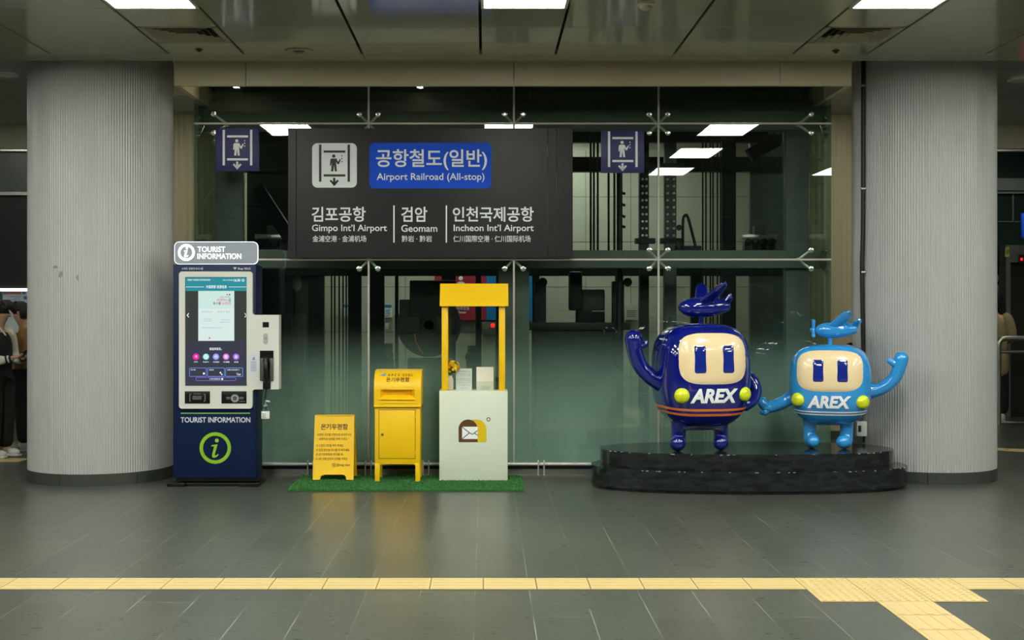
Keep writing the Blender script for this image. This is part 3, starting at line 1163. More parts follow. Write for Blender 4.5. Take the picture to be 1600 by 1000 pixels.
d = GY-.06
bs = thing('direction_sign', 'large black direction sign to the airport railroad fixed to the glass', 'sign', (X(672, d), d, Z(403, d)))
mb = MB()
for a, b in ((450, 462.6), (463.2, 855.6), (856.2, 869.6), (870.2, 895)):
    mb.pbox(a, b, 200.5, 403, d, d+.055, bev=.0015, seg=1)
build('panel', mb, M['sign_black'], bs, smooth=False)
e = d-.001
mb = MB(); mb.prism(rrect(X(487.8, d), X(557.6, d), Z(293.3, d), Z(223.7, d), .05), e-.004, e)
pic = build('pictogram_plate', mb, M['sign_white'], bs, smooth=False)
mb = MB(); pictogram(mb, X(487.8, d), Z(223.7, d), 69.7*d/FPX, e-.0045)
build('pictogram', mb, M['sign_black'], pic, smooth=False)
mb = MB(); mb.prism(rrect(X(577.4, d), X(767.5, d), Z(294.6, d), Z(223.2, d), .045), e-.004, e)
bl = build('line_plate', mb, M['sign_blue'], bs, smooth=False)
f = e-.0045
mb = MB()
mb.ptext('공항철도(일반)', 587.5, 761, 233.2, 265.6, f, bold=.016)
mb.ptext('Airport Railroad (All-stop)', 588.6, 757, 270.4, 284.6, f, bold=.01)
build('lettering', mb, M['sign_white'], bl, smooth=False)
mb = MB()
mb.ptext('김포공항', 487, 571.4, 323, 346.5, e, bold=.016)
mb.ptext('검암', 627, 667.6, 323, 346.5, e, bold=.016)
mb.ptext('인천국제공항', 707.4, 833.9, 323, 346.5, e, bold=.016)
mb.ptext("Gimpo Int’l Airport", 487.4, 604.5, 350.8, 364.3, e, bold=.012)
mb.ptext('Geomam', 627, 683.3, 351.2, 362.3, e, bold=.012)
mb.ptext("Incheon Int’l Airport", 708.8, 833.9, 350.8, 364.3, e, bold=.012)
mb.ptext('金浦空港 · 金浦机场', 488.3, 572.3, 368, 378, e, bold=.006)
mb.ptext('黔岩 · 黔岩', 627.7, 674.8, 368, 378, e, bold=.006)
mb.ptext('仁川国際空港 · 仁川国际机场', 708.2, 829, 368, 378.2, e, bold=.006)
for px in (615.5, 697.4):
    mb.pbox(px-1, px+1, 321, 379, e-.002, e)
build('lettering', mb, M['sign_white'], bs, smooth=False)

# ---------------------------------------------------------------- tourist information kiosk
d = 11.30
kb = 11.62
k = thing('information_kiosk', 'navy tourist information kiosk with a touch screen, standing beside the left column', 'kiosk', (X(335, d), (d+kb)/2, 0))
mb = MB()
mb.pbox(270.5, 400, 413, 747, d, kb, bev=.006)
build('cabinet', mb, M['navy'], k)
mb = MB()
mb.box(X(274, d), X(404, d), d+.01, kb-.01, .04, Z(746, d))
mb.box(X(263, d), X(291, d), d-.06, kb+.03, .0, .03, bev=.004)
mb.box(X(291, d), X(374, d), d-.02, kb+.03, .0, .028, bev=.004)
mb.box(X(374, d), X(406, d), d-.06, kb+.03, .0, .03, bev=.004)
build('base', mb, M['kiosk_black'], k)
# edge-lit header
hd = d+.02
mb = MB()
mb.prism(rrect(X(272.3, hd), X(403.2, hd), Z(413, hd), Z(377.5, hd), .045), hd, hd+.02)
header = build('header_panel', mb, mat('header_frost', '868d96', .45, emit=.10, ecol='d4dcea'), k, smooth=False)
mb = MB()
oc = rrect(X(272.3, hd), X(403.2, hd), Z(413, hd), Z(377.5, hd), .045)
ic = rrect(X(272.3, hd)+.005, X(403.2, hd)-.005, Z(413, hd)+.005, Z(377.5, hd)-.005, .04)
n = len(oc)
for i in range(n):
    j = (i+1) % n
    mb.prism([oc[i], oc[j], ic[j], ic[i]], hd-.002, hd+.021)
build('lit_edge', mb, mat('header_edge', 'e8eeff', .4, emit=1.1, ecol='e4ecff'), header, smooth=False)
lit = mat('header_lettering', 'ffffff', .4, emit=.95, ecol='fdfcf2')
mb = MB()
mb.ptext('TOURIST', 308.6, 352, 385.2, 393.8, hd-.001, bold=.010)
mb.ptext('INFORMATION', 308.6, 377, 396, 404.6, hd-.001, bold=.010)
ring(mb, X(291.2, hd), Z(394.5, hd), .053, .075, hd-.003, hd-.001)
mb.prism(circle(X(292, hd), Z(387.6, hd), .011, 14), hd-.003, hd-.001)
mb.prism([(X(a, hd), Z(b, hd)) for a, b in ((287.6, 391.6), (293.4, 390.6), (290.8, 399.6), (294.6, 398.8), (293.6, 401.2), (288.6, 402.4), (287.6, 400.2), (289.6, 392.8), (287.4, 393.2))][::-1], hd-.003, hd-.001)
build('lettering', mb, lit, header, smooth=False)
# white front plate with the arm that carries the handset
fd = d-.035
r = .028
def bezel_outline():
    x0, x1, x2 = X(279.6, fd), X(394.4, fd), X(436, fd)
    z0, z1, z2, z3 = Z(638.6, fd), Z(608.4, fd), Z(492, fd), Z(424.2, fd)
    arc = lambda cx, cz, a0, a1, rr=r: [(cx+rr*math.cos(a0+(a1-a0)*q/6), cz+rr*math.sin(a0+(a1-a0)*q/6)) for q in range(7)]
    return (arc(x1-r, z0+r, -PI/2, 0) + arc(x1+r*.8, z1-r*.8, PI, PI/2, r*.8) + [(x2, z1), (x2, z2)] + arc(x1+r*.8, z2+r*.8, 1.5*PI, PI, r*.8)
            + arc(x1-r, z3-r, 0, PI/2) + arc(x0+r, z3-r, PI/2, PI) + arc(x0+r, z0+r, PI, 1.5*PI))
mb = MB(); mb.prism(bezel_outline(), fd, fd+.04)
mb.box(X(398, fd), X(436, fd), fd+.038, fd+.12, Z(608.4, fd), Z(492, fd))
plate = build('front_plate', mb, M['kiosk_white'], k, smooth=False)
# display
sd = fd-.002
em = lambda n_, c_, s_: mat(n_, '101010', .25, emit=s_, ecol=c_)
mb = MB(); mb.pbox(289.3, 385.2, 432.8, 602.6, sd-.001, sd+.01)
disp = build('display', mb, em('screen_dark', '3d443f', .75), plate, smooth=False)
q = sd-.0015
def layer(name, rects, m, texts=(), polys=(), dd=q):
    mb = MB()
    for a in rects: mb.pbox(*a, dd-.0008, dd)
    for tx in texts: mb.ptext(*tx[:5], dd, bold=tx[5] if len(tx) > 5 else .01, thick=.0008)
    for pl in polys: mb.prism([(X(a, dd), Z(b, dd)) for a, b in pl], dd-.0008, dd)
    return build(name, mb, m, disp, smooth=False)
layer('title_bar', [(290.2, 385, 433.6, 454.6)], em('screen_teal', '2a98a4', .85))
layer('menu_background', [(290.2, 385, 532.6, 602)], em('screen_slate', '3f4252', .75))
layer('poster_image', [(309.8, 366, 454.6, 532.6)], em('screen_pale', 'dcefea', .95))
layer('poster_image', [(309.8, 366, 454.6, 482)], em('screen_mint', 'd0ece4', .95), dd=q-.001)
wl = em('screen_white', 'f2f8ff', 1.0)
q2 = q-.0022
layer('lettering', [(290.5, 318.5, 448, 448.7), (357.3, 385, 448, 448.7)], wl,
      [('SMART TOURIST INFORMATION', 293, 328.5, 436.2, 438.6, .015), ('2024.10.28(월)', 348, 363.8, 436.6, 438.9, .008), ('16:30', 365.2, 375.5, 435.8, 440, .02),
       ('外国旅客 旅游信息', 322, 354.3, 445.6, 450.6, .012), ('请选择语言。', 327, 346.5, 543, 547.2, .012),
       ('한국어', 303, 309, 564.4, 566.6, .01), ('English', 317.4, 326, 564.4, 566.8, .01), ('中文简体', 333, 342.6, 564.4, 566.8, .01), ('中文繁體', 349, 358.4, 564.4, 566.8, .01), ('日本語', 366, 372.2, 564.4, 566.8, .01),
       ('공지사항', 298, 305.6, 576.8, 579, .01), ('관광안내', 326.8, 334, 576.8, 579, .01), ('대중교통길찾기', 355, 374, 576.8, 579, .01), ('Taxi', 369.5, 376, 583, 586.4, .01), ('스마트관광안내', 327, 344, 591, 593.4, .01)],
      [[(295.6, 489.6), (293.4, 492.6), (295.6, 495.6), (294.4, 496), (291.6, 492.6), (294.4, 489.2)][::-1], [(382, 489.6), (384.4, 492.6), (382, 495.6), (383.2, 496), (385, 492.6), (383.2, 489.2)],
       circle(347.2, 592.2, 1.6, 14)[::-1], circle(318.6, 583.6, 1.7, 14)[::-1], circle(344.4, 582.4, 1.4, 12)[::-1], circle(346.6, 585, 1.2, 12)[::-1]], dd=q2)
mb = MB(); ring(mb, X(379.8, q2), Z(438, q2), .007, .0115, q2-.0008, q2, 20)
build('settings_icon', mb, wl, disp, smooth=False)
layer('poster_lettering', [], em('screen_pink', 'e83a8c', 1.0), [('티켓하나', 339.5, 356, 466.4, 471.2, .012), ('누려라!', 347, 361, 471.8, 476.6, .012)], [circle(355, 460.4, 1.2, 12)[::-1], circle(327.4, 528.2, 1.3, 12)[::-1]], dd=q2)
layer('poster_lettering', [], em('screen_ink', '3a4a55', .9), [('로', 357, 361, 466.4, 471.2, .012), ('축구를', 333, 345.4, 471.8, 476.4, .012), ('공항철도 티켓 이벤트', 343.5, 359.6, 463, 465.2, .0)], [circle(358.7, 460.4, 1.2, 12)[::-1]], dd=q2)
layer('poster_lettering', [(319, 331, 498, 498.5), (318.5, 331.5, 501, 501.5), (342, 360, 503.2, 503.7), (345, 359, 499.6, 500.1)], em('screen_lilac', '9aa0c8', .9),
      [('응모 방법 안내', 315, 331.6, 486, 488.4, .0), ('당첨자 발표', 340, 360, 486, 488.4, .0), ('참여하시면 선물을 드립니다', 316, 347, 511, 513.2, .0)], dd=q2)
for px, col_, in_, tx in ((306.3, 'ee1fa6', 'ee1fa6', '가'), (321.9, '3fb8c0', 'd4f4ee', ''), (337.5, '7a86e0', 'a3acf0', '中'), (353.2, 'c04fd4', 'e39af0', '繁'), (368.9, '8a4fd0', 'b183e8', 'あ')):
    o = layer('language_button', [], em('screen_button', col_, .95), polys=[circle(px, 557.4, 5.2, 28)[::-1]], dd=q2)
    mb = MB(); mb.prism([(X(a, q2-.001), Z(b, q2-.001)) for a, b in circle(px, 557.4, 4.2, 28)[::-1]], q2-.0016, q2-.001)
    if tx:
        mb.mi = 1
        mb.ptext(tx, px-2.1, px+2.1, 555, 559.8, q2-.0018, bold=.012, thick=.0008)
    me_mats = [em('screen_button_face', in_, .95), wl]
    # the face and its character stand on the button
    oo = build('language_button', mb, me_mats, disp, smooth=False)
def frame_box(mb, a, b, c, e_, th, dd, rr=1.6):
    o_ = rrect(X(a, dd), X(b, dd), Z(e_, dd), Z(c, dd), rr*dd/FPX)
    i_ = rrect(X(a+th, dd), X(b-th, dd), Z(e_-th, dd), Z(c+th, dd), max(.2, rr-th)*dd/FPX)
    n_ = len(o_)
    for i in range(n_):
        j = (i+1) % n_
        mb.prism([o_[i], o_[j], i_[j], i_[i]], dd-.0008, dd)
for a, b, c_ in ((295.7, 322.8, '7d8af0'), (324, 351, '6f9cf0'), (352.2, 379.6, '6aa6f4')):
    mb = MB(); frame_box(mb, a, b, 574.5, 588.6, .8, q2)
    build('menu_box', mb, em('screen_frame', c_, .95), disp, smooth=False)
mb = MB(); frame_box(mb, 305.8, 369, 589.4, 595, .7, q2, 2.6)
build('menu_box', mb, em('screen_frame_long', '8a78e0', .95), disp, smooth=False)
# plate fittings
for a, b, kind in ((288.6, 328, 'reader'), (346, 385.2, 'reader')):
    mb = MB(); mb.pbox(a, b, 611.3, 630.6, fd-.004, fd+.01, bev=.002)
    rd = build('card_reader', mb, M['kiosk_black'], plate)
    mb = MB(); y0 = fd-.0045
    if a < 300:
        mb.ptext('카드리더기', 303, 313.5, 614.6, 616.6, y0, bold=.0)
        for i in range(3):
            mb.pbox(301, 314.6, 619+i*2, 619.8+i*2, y0-.001, y0)
        for s, xx in ((1, 296.2), (-1, 320)):
            mb.pbox(xx, xx+.8, 616.5, 626.5, y0-.001, y0); mb.pbox(min(xx, xx+s*2), max(xx, xx+s*2), 615.8, 616.6, y0-.001, y0); mb.pbox(min(xx, xx+s*2), max(xx, xx+s*2), 626.4, 627.2, y0-.001, y0)
    else:
        ring(mb, X(367, y0), Z(622.4, y0), .016, .036, y0-.001, y0, 28)
        mb.prism(circle(X(367, y0), Z(622.4, y0), .006, 10), y0-.001, y0)
        for a2 in (353.5, 374.6):
            mb.pbox(a2, a2+6, 620.6, 621.6, y0-.001, y0); mb.pbox(a2, a2+6, 622.8, 623.6, y0-.001, y0)
        mb.pbox(374, 383, 626.8, 627.6, y0-.001, y0)
    build('print', mb, M['grey_print'], rd, smooth=False)
mb = MB(); mb.pbox(410.3, 420, 503.2, 511.6, fd-.002, fd+.01)
build('camera_window', mb, M['kiosk_black'], plate, smooth=False)
mb = MB(); mb.prism(rrect(X(411.4, fd), X(418.8, fd), Z(538, fd), Z(521, fd), 3.6*fd/FPX), fd-.004, fd+.004)
sb = build('microphone', mb, mat('mic_grey', 'a6a8a6', .5), plate, smooth=False)
mb = MB(); mb.prism([(X(a, fd-.005), Z(b, fd-.005)) for a, b in circle(415.1, 528.6, 1.8, 14)[::-1]], fd-.006, fd-.004)
build('button', mb, M['grey_print'], sb, smooth=False)
mb = MB(); mb.prism(rrect(X(389.6, fd), X(402.4, fd), Z(582.6, fd), Z(553.6, fd), .006), fd-.002, fd+.002)
nt_ = build('notice_sticker', mb, mat('sticker_blue_edge', 'c9cfe0', .5), plate, smooth=False)
mb = MB()
mb.prism([(X(a, fd), Z(b, fd)) for a, b in ((395.6, 557.6), (397.4, 557.6), (399, 562.4), (394, 562.4))][::-1], fd-.0035, fd-.002)
for i in range(7):
    mb.pbox(391.4+(i % 3)*.5, 400.6-(i % 2), 565+i*2.3, 565.9+i*2.3, fd-.0035, fd-.002)
build('print', mb, M['grey_print'], nt_, smooth=False)
# handset cradle: a dark recess, handset and coiled cord
mb = MB()
mb.pbox(406, 427.4, 548, 595, fd-.002, fd+.01)
cr = build('cradle', mb, M['kiosk_black'], plate, smooth=False)
mb = MB()
for a, b in ((406.6, 411.5), (421.6, 426.6)):
    mb.pbox(a, b, 560, 594.6, fd-.02, fd-.001, bev=.004)
mb.pbox(411, 422, 590, 594.6, fd-.015, fd-.001, bev=.003)
build('cradle_cheek', mb, mat('cradle_grey', '4f5351', .4), cr)
mb = MB()
hx = X(416.6, fd)
mb.tube(bezier([(hx, fd-.035, Z(560.5, fd)), (hx, fd-.05, Z(568, fd)), (hx, fd-.055, Z(578, fd)), (hx, fd-.05, Z(587, fd)), (hx, fd-.03, Z(594, fd))], 6), radii([.016, .02, .022, .02, .016], 6), 14, round_ends=True)
mb.lathe([(.03, 0), (.033, .012), (.02, .03)], (hx, fd-.004, Z(563, fd)), 20, 'y')
mb.lathe([(.028, 0), (.03, .012), (.02, .03)], (hx, fd-.004, Z(590, fd)), 20, 'y')
mb.pbox(410.6, 422.6, 595, 608, fd-.012, fd+.002, bev=.003)
hs = build('handset', mb, M['kiosk_black'], cr)
mb = MB()
pts = []
for i in range(120):
    t_ = i/119
    a = t_*2*PI*13
    pts.append((X(416.4-2*math.sin(t_*3), fd)+.009*math.cos(a), fd-.0+.009*math.sin(a), Z(608+t_*34, fd)))
mb.tube(pts, .0028, 6)
mb.tube(bezier([(X(411.6, fd), fd, Z(608, fd)), (X(409, fd), fd+.01, Z(625, fd)), (X(411, fd), fd, Z(640, fd)), (X(415, fd), fd, Z(642, fd))], 8), .003, 6)
build('cord', mb, M['cable'], hs)
# fittings printed on the cabinet
mb = MB()
pd = d-.0005
mb.ptext('스마트 관광안내시스템', 284, 317, 417.8, 421.6, pd, bold=.012)
mb.ptext('Free Wi-Fi', 372, 391.5, 418, 421.6, pd, bold=.012)
cx_, cz_ = X(367.2, pd), Z(421.8, pd)
for r0, r1 in ((.004, .0085), (.012, .0165), (.02, .0245)):
    for i in range(8):
        a, b = PI*.27+PI*.46*i/8, PI*.27+PI*.46*(i+1)/8
        mb.prism([(cx_+r0*math.cos(a), cz_+r0*math.sin(a)), (cx_+r1*math.cos(a), cz_+r1*math.sin(a)), (cx_+r1*math.cos(b), cz_+r1*math.sin(b)), (cx_+r0*math.cos(b), cz_+r0*math.sin(b))], pd-.001, pd)
mb.ptext('TOURIST INFORMATION', 282.3, 391.2, 651.8, 660.2, pd, bold=.02)
build('lettering', mb, M['white_print'], k, smooth=False)
mb = MB(); mb.pbox(282.3, 390.6, 644.8, 646.6, pd-.001, pd)
build('print_line', mb, M['green_print'], k, smooth=False)
mb = MB()
ring(mb, X(336.4, pd), Z(700, pd), 19.2*d/FPX, 24.6*d/FPX, pd-.002, pd)
mb.prism([(X(a, pd), Z(b, pd)) for a, b in circle(338.9, 688.3, 3.1, 20)[::-1]], pd-.002, pd)
cv = [(330, 696.2), (331.5, 695.3), (340, 694.2), (335.8, 709.6), (335.8, 711.6), (337.6, 711.4), (339.8, 709.8), (341.6, 709.6), (341.2, 711), (338.6, 713.9), (334.6, 715.3), (332, 714.6), (331.2, 712.6), (331.6, 709.8), (334.4, 698.4), (333.6, 697.4), (330.2, 697.4)]
mb.prism([(X(a, pd), Z(b, pd)) for a, b in cv][::-1], pd-.002, pd)
build('information_emblem', mb, M['lime'], k, smooth=False)

# small clear bottle that hangs below the handset
bd = fd+.01
bt = thing('plastic_bottle', 'small clear plastic bottle with a white label hanging below the kiosk handset', 'bottle', (X(414.8, bd), bd, Z(656, bd)))
mb = MB(); bx_, bz_ = X(414.8, bd), Z(656.2, bd)
mb.lathe([(.001, 0), (.034, .001), (.036, .006), (.036, .082), (.03, .1), (.014, .11), (.013, .122), (.001, .123)], (bx_, bd, bz_), 24)
build('body', mb, M['acrylic'], bt)
mb = MB(); mb.lathe([(.0362, .012), (.0367, .013), (.0367, .075), (.0362, .076)], (bx_, bd, bz_), 24)
lb = build('label', mb, M['paper'], bt)
mb = MB()
for i in range(4):
    mb.box(bx_-.02, bx_+.016-(i % 2)*.008, bd-.0385, bd-.034, bz_+.022+i*.012, bz_+.026+i*.012)
build('print', mb, M['grey_print'], lb, smooth=False)
mb = MB(); mb.lathe([(.015, .12), (.016, .13), (.006, .14), (.006, .165)], (bx_, bd, bz_), 16)
mb.tube([(bx_, bd, bz_+.16), (bx_+.004, bd, bz_+.168), (bx_+.04, bd-.01, bz_+.162)], [.008, .009, .006], 10)
build('pump', mb, M['white'], bt)

# ---------------------------------------------------------------- artificial turf
mx0, mx1, my0, my1 = X(448, 10.96), X(819, 10.96), 10.96, 11.93
tm = thing('turf_mat', 'green artificial turf mat lying under the yellow mailbox and stall', 'mat', ((mx0+mx1)/2, (my0+my1)/2, 0))
mb = MB(); mb.box(mx0, mx1, my0, my1, .001, .010)
build('backing', mb, mat('turf_backing', '1d5527', .9, noise=.3, nscale=60), tm, smooth=False)
mb = MB()
for i in range(15000):
    x, y = random.uniform(mx0, mx1), random.uniform(my0, my1)
    a = random.uniform(0, PI)
    h = random.uniform(.010, .018)
    ww = .0045
    dx, dy = ww*math.cos(a), ww*math.sin(a)
    tx, ty = random.uniform(-.008, .008), random.uniform(-.008, .008)
    mb.mi = random.randrange(3)
    mb.f([mb.bm.verts.new((x-dx, y-dy, .009)), mb.bm.verts.new((x+dx, y+dy, .009)), mb.bm.verts.new((x+tx, y+ty, .009+h))])
tag(build('turf_pile', mb, [mat('turf_a', '3a7e3a', .8), mat('turf_b', '488c47', .8), mat('turf_c', '2e6230', .8)], tm, smooth=False, recalc=False), kind='stuff')
TZ = .02

# ---------------------------------------------------------------- folding sign
d0 = 11.56
sg = thing('folding_sign', 'small yellow folding floor sign with brown Korean lettering, left of the mailbox', 'sign', (X(521, d0), d0+.12, TZ))
xb0, xb1, xt0, xt1 = X(488.6, d0), X(552.4, d0), X(492, d0+.12), X(553.4, d0+.12)
zt = Z(648.4, d0+.12)
def lean(x, z, off=0.0):
    """point of the front board, which leans back"""
    t_ = (z-TZ)/(zt-TZ)
    u = (x-xb0)/(xb1-xb0)
    return ((xb0*(1-t_)+xt0*t_)*(1-u)+(xb1*(1-t_)+xt1*t_)*u, d0+.12*t_-off, z)
def sign_board(mb, back):
    xs = [0, 0.0]
    pts = [(xb0, TZ), (xb0+.065, TZ)]
    for i in range(9):
        a = PI-PI/2*i/8
        pts.append((xb0+.065+.035+.035*math.cos(a), TZ+.0+.045*math.sin(a)))
    for i in range(9):
        a = PI/2-PI/2*i/8
        pts.append((xb1-.065-.035+.035*math.cos(a), TZ+.045*math.sin(a)))
    pts += [(xb1-.065, TZ), (xb1, TZ), (xb1, zt), (xb0, zt)]
    def q_(p, off):
        x, y, z = lean(p[0], p[1], 0)
        if back:
            y = d0+.27-(y-d0)*1.02
            return (x+.004, y+off, z)
        return (x, y+off, z)
    a = [mb.bm.verts.new(q_(p, 0)) for p in pts]
    b = [mb.bm.verts.new(q_(p, .012)) for p in pts]
    mb.f(a); mb.f(b[::-1])
    for i in range(len(pts)):
        j = (i+1) % len(pts)
        mb.f([a[i], b[i], b[j], a[j]])
mb = MB(); sign_board(mb, False)
fbd = build('front_board', mb, M['yellow'], sg, smooth=False)
mb = MB(); sign_board(mb, True)
build('rear_board', mb, M['yellow'], sg, smooth=False)
mb = MB(); mb.box(xt0+.01, xt1-.01, d0+.115, d0+.155, zt-.012, zt+.002, bev=.003)
build('hinge', mb, M['yellow'], sg)
mb = MB()
def st(tx, a, b, c, e_, bold):
    dd = d0+.06
    mb.text(tx, X(a, dd), X(b, dd), Z(e_, dd), Z(c, dd), 0, bold=bold, thick=.0015, fn=lambda p: lean(p[0], p[2], .0008-p[1]))
st('온기우편함', 500, 543.6, 662.8, 672, .022)
st('“소중한 고민을 익명으로 보내주시면', 493.2, 549.6, 677.6, 681.6, .004)
st('손편지로 답장을 전해 드려요 ”', 498, 545.6, 684, 688, .004)
for i, (tx, b) in enumerate((('① 소중한 고민을 적어 주세요', 536.4), ('② 답장 받으실 주소를 꼭 써주세요', 546.4), ('③ 온기우편함에 편지를 쏙-', 537.4), ('④ 4주 안에 답장이 도착할 거예요', 543.6))):
    st(tx, 493.6, b, 694.2+i*6.75, 698.2+i*6.75, .004)
st('@ongi_box', 526.4, 547.8, 723.6, 728.4, .01)
dd = d0+.06
for (a, b, c, e_) in ((520, 525.2, 723.6, 724.3), (520, 525.2, 727.9, 728.6), (520, 520.7, 723.6, 728.6), (524.5, 525.2, 723.6, 728.6)):
    pts = [lean(X(p, dd), Z(q_, dd), .001) for p, q_ in ((a, e_), (b, e_), (b, c), (a, c))]
    mb.f([mb.bm.verts.new(p) for p in pts])
mb.f([mb.bm.verts.new(lean(X(p, dd), Z(q_, dd), .001)) for p, q_ in circle(522.6, 726.1, 1.1, 10)[::-1]])
build('lettering', mb, M['brown_print'], fbd, smooth=False, recalc=False)

# ---------------------------------------------------------------- yellow mailbox
d = 11.48
db = 11.82
mbx = thing('mailbox', 'yellow post box on four legs with a curved hood, beside the small folding sign', 'mailbox', (X(621, d), (d+db)/2, TZ))
x0, x1 = X(585.6, d), X(656.6, d)
zb, zh = Z(724.5, d), Z(635.5, d)
mb = MB(); mb.box(x0, x1, d, db, zb, zh+.05, bev=.006)
body = build('body', mb, M['yellow'], mbx)
for xx, yy in ((x0, d), (x1, d), (x0, db), (x1, db)):
    s = 1 if xx == x0 else -1
    t_ = 1 if yy == d else -1
    mb = MB(); mb.box(xx, xx+s*.044, yy, yy+t_*.044, TZ-.008, zb+.01, bev=.004)
    build('leg', mb, M['yellow'], mbx)
# arch brackets between the legs
mb = MB()
mb.prism([(x0+.04, zb+.01), (x0+.04, zb-.02), (x0+.06, zb-.004), (x1-.06, zb-.004), (x1-.04, zb-.02), (x1-.04, zb+.01)], d+.002, d+.03)
build('apron', mb, M['yellow'], mbx, smooth=False)
# hood with a quarter-round front and a letter slot
ht = Z(578, d+.12)
hx0, hx1 = X(584.4, d-.015), X(658, d-.015)
yf = d-.02
prof = [(yf, zh), (yf, zh+.02), (yf, ht-.17)]
for i in range(11):
    a = PI-PI/2*i/10
    prof.append((yf+.19+.19*math.cos(a), ht-.17+.17*math.sin(a)))
prof += [(db+.004, ht), (db+.004, zh)]
sx0, sx1 = X(594.5, yf), X(647.5, yf)
sz0, sz1 = Z(622.6, yf), Z(608, yf)
mb = MB()
# side cheeks and the middle with the slot cut out of its front face
mb.prism_x(prof, hx0, sx0); mb.prism_x(prof, sx1, hx1)
mid_low = [(yf, zh), (yf, sz0), (yf+.07, sz0), (yf+.07, zh)]
mb.prism_x(mid_low, sx0, sx1)
top = [(yf+.075, sz0-.01), (yf+.075, sz1+.001), (yf, sz1)]+prof[2:-1]+[(db+.004, sz0-.01)]
mb.prism_x(top, sx0, sx1)
mb.prism_x([(yf+.07, zh), (yf+.07, sz0+.003), (db, sz0+.003), (db, zh)], sx0, sx1)
hood = build('hood', mb, M['yellow'], mbx, ang=.5)
mb = MB()
# sloping reveal of the slot
ix0, ix1, iz0, iz1 = X(600, yf), X(642.6, yf), Z(617, yf), Z(610, yf)
o4 = [(sx0, yf-.001, sz0), (sx1, yf-.001, sz0), (sx1, yf-.001, sz1), (sx0, yf-.001, sz1)]
i4 = [(ix0, yf+.055, iz0), (ix1, yf+.055, iz0), (ix1, yf+.055, iz1), (ix0, yf+.055, iz1)]
ov = [mb.bm.verts.new(p) for p in o4]; iv = [mb.bm.verts.new(p) for p in i4]
for i in range(4):
    j = (i+1) % 4
    mb.f([ov[i], ov[j], iv[j], iv[i]])
mb.f(iv)
mb.box(sx0-.006, sx1+.006, yf-.012, yf, sz0-.014, sz0-.004, bev=.003)
mb.box(sx0-.006, sx1+.006, yf-.004, yf+.01, sz0-.045, sz0-.03, bev=.003)
build('letter_slot', mb, M['yellow'], hood, smooth=False, recalc=False)
mb = MB(); mb.box(hx0-.001, hx1+.001, yf-.003, yf+.03, zh-.004, zh+.012, bev=.004)
build('rim', mb, M['yellow'], hood)
def hoodfn(p):
    z = p[2]
    zz = z-(ht-.17)
    y = yf if zz < 0 else yf+.19-.19*math.sqrt(max(0, 1-(zz/.17)**2))
    return (p[0], y-.001-(.002+p[1])*1.0, z)
def mt(mb, tx, a, b, c, e_, bold, shear=0):
    dd = yf+.04
    mb.text(tx, X(a, dd), X(b, dd), Z(e_, dd), Z(c, dd), 0, bold=bold, thick=.002, shear=shear, fn=hoodfn)
mb = MB()
mt(mb, 'A R E X', 605, 625.4, 584.4, 588, .014, .25)
mt(mb, '공항철도', 628, 645.4, 584.4, 588.2, 0.0)
mt(mb, '온기우편함', 603.6, 640, 589.6, 596.4, .024)
build('lettering', mb, M['brown_print'], hood, smooth=False)
mb = MB()
dd = yf+.04
pts = [(593, 587), (597, 585), (604, 583.6), (602.4, 585.6), (601.6, 587.4)]
mb.f([mb.bm.verts.new(hoodfn((X(a, dd), -.0008, Z(b, dd)))) for a, b in pts[::-1]])
build('emblem', mb, mat('emblem_blue', '4f94d8', .5), hood, smooth=False, recalc=False)
mb = MB()
dx0, dx1, dz0, dz1 = X(592.6, d), X(648.4, d), Z(716, d), Z(641, d)
mb.box(dx0, dx1, d-.006, d+.004, dz0, dz1, bev=.003)
door = build('door', mb, M['yellow'], mbx)
mb = MB()
for (a, b, c, e_) in ((dx0-.006, dx0-.0005, dz0-.006, dz1+.006), (dx1+.0005, dx1+.006, dz0-.006, dz1+.006), (dx0-.006, dx1+.006, dz0-.006, dz0-.0005), (dx0-.006, dx1+.006, dz1+.0005, dz1+.006)):
    mb.box(a, b, d-.0012, d+.001, c, e_)
build('door_gap', mb, mat('gap_brown', 'a57c0c', .8), mbx, smooth=False)
mb = MB(); mb.lathe([(.012, 0), (.012, .006), (.009, .009), (.004, .009), (.0035, .006)], (X(597.6, d), d-.006, Z(679, d)), 16, 'y')
build('lock', mb, M['chrome'], door)
for pz in (650, 707):
    mb = MB(); mb.tube([(dx1+.002, d-.008, Z(pz, d)-.016), (dx1+.002, d-.008, Z(pz, d)+.016)], .005, 8)
    build('hinge', mb, M['yellow'], door)

# ---------------------------------------------------------------- stall: white counter box, two yellow posts, yellow roof
d = 11.56
db = 11.85
stl = thing('letter_stall', 'white counter box with yellow posts and a small yellow roof, standing on the turf', 'stall', (X(740, d), (d+db)/2, TZ))
x0, x1 = X(686.4, d), X(793.2, d)
ztop = Z(610.8, d)
mb = MB(); mb.box(x0, x1, d, db, TZ-.008, ztop, bev=.003)
cb = build('counter_box', mb, M['box_white'], stl)
for a, b in ((690, 699.7), (779.8, 789.3)):
    mb = MB(); mb.box(X(a, d), X(b, d), d+.012, db-.02, ztop-.001, Z(474, d), bev=.003)
    build('post', mb, M['yellow'], stl)
mb = MB()
rz0, rz1 = Z(478.4, d-.03), Z(443.2, d+.12)
ym = (d+db)/2
mb.prism_x([(d-.03, rz0), (ym-.03, rz1), (ym+.03, rz1), (db+.03, rz0), (db+.015, rz0), (ym, rz1-.04), (d-.012, rz0)], X(687, d-.03), X(794.4, d-.03))
build('roof', mb, M['yellow'], stl, smooth=False)
mb = MB()
e = d-.0005
mb.mi = 0
arch = [(X(716.6, e), Z(690, e)), (X(717.4, e), Z(690.9, e)), (X(746.3, e), Z(690.9, e)), (X(746.3, e), Z(668, e))]
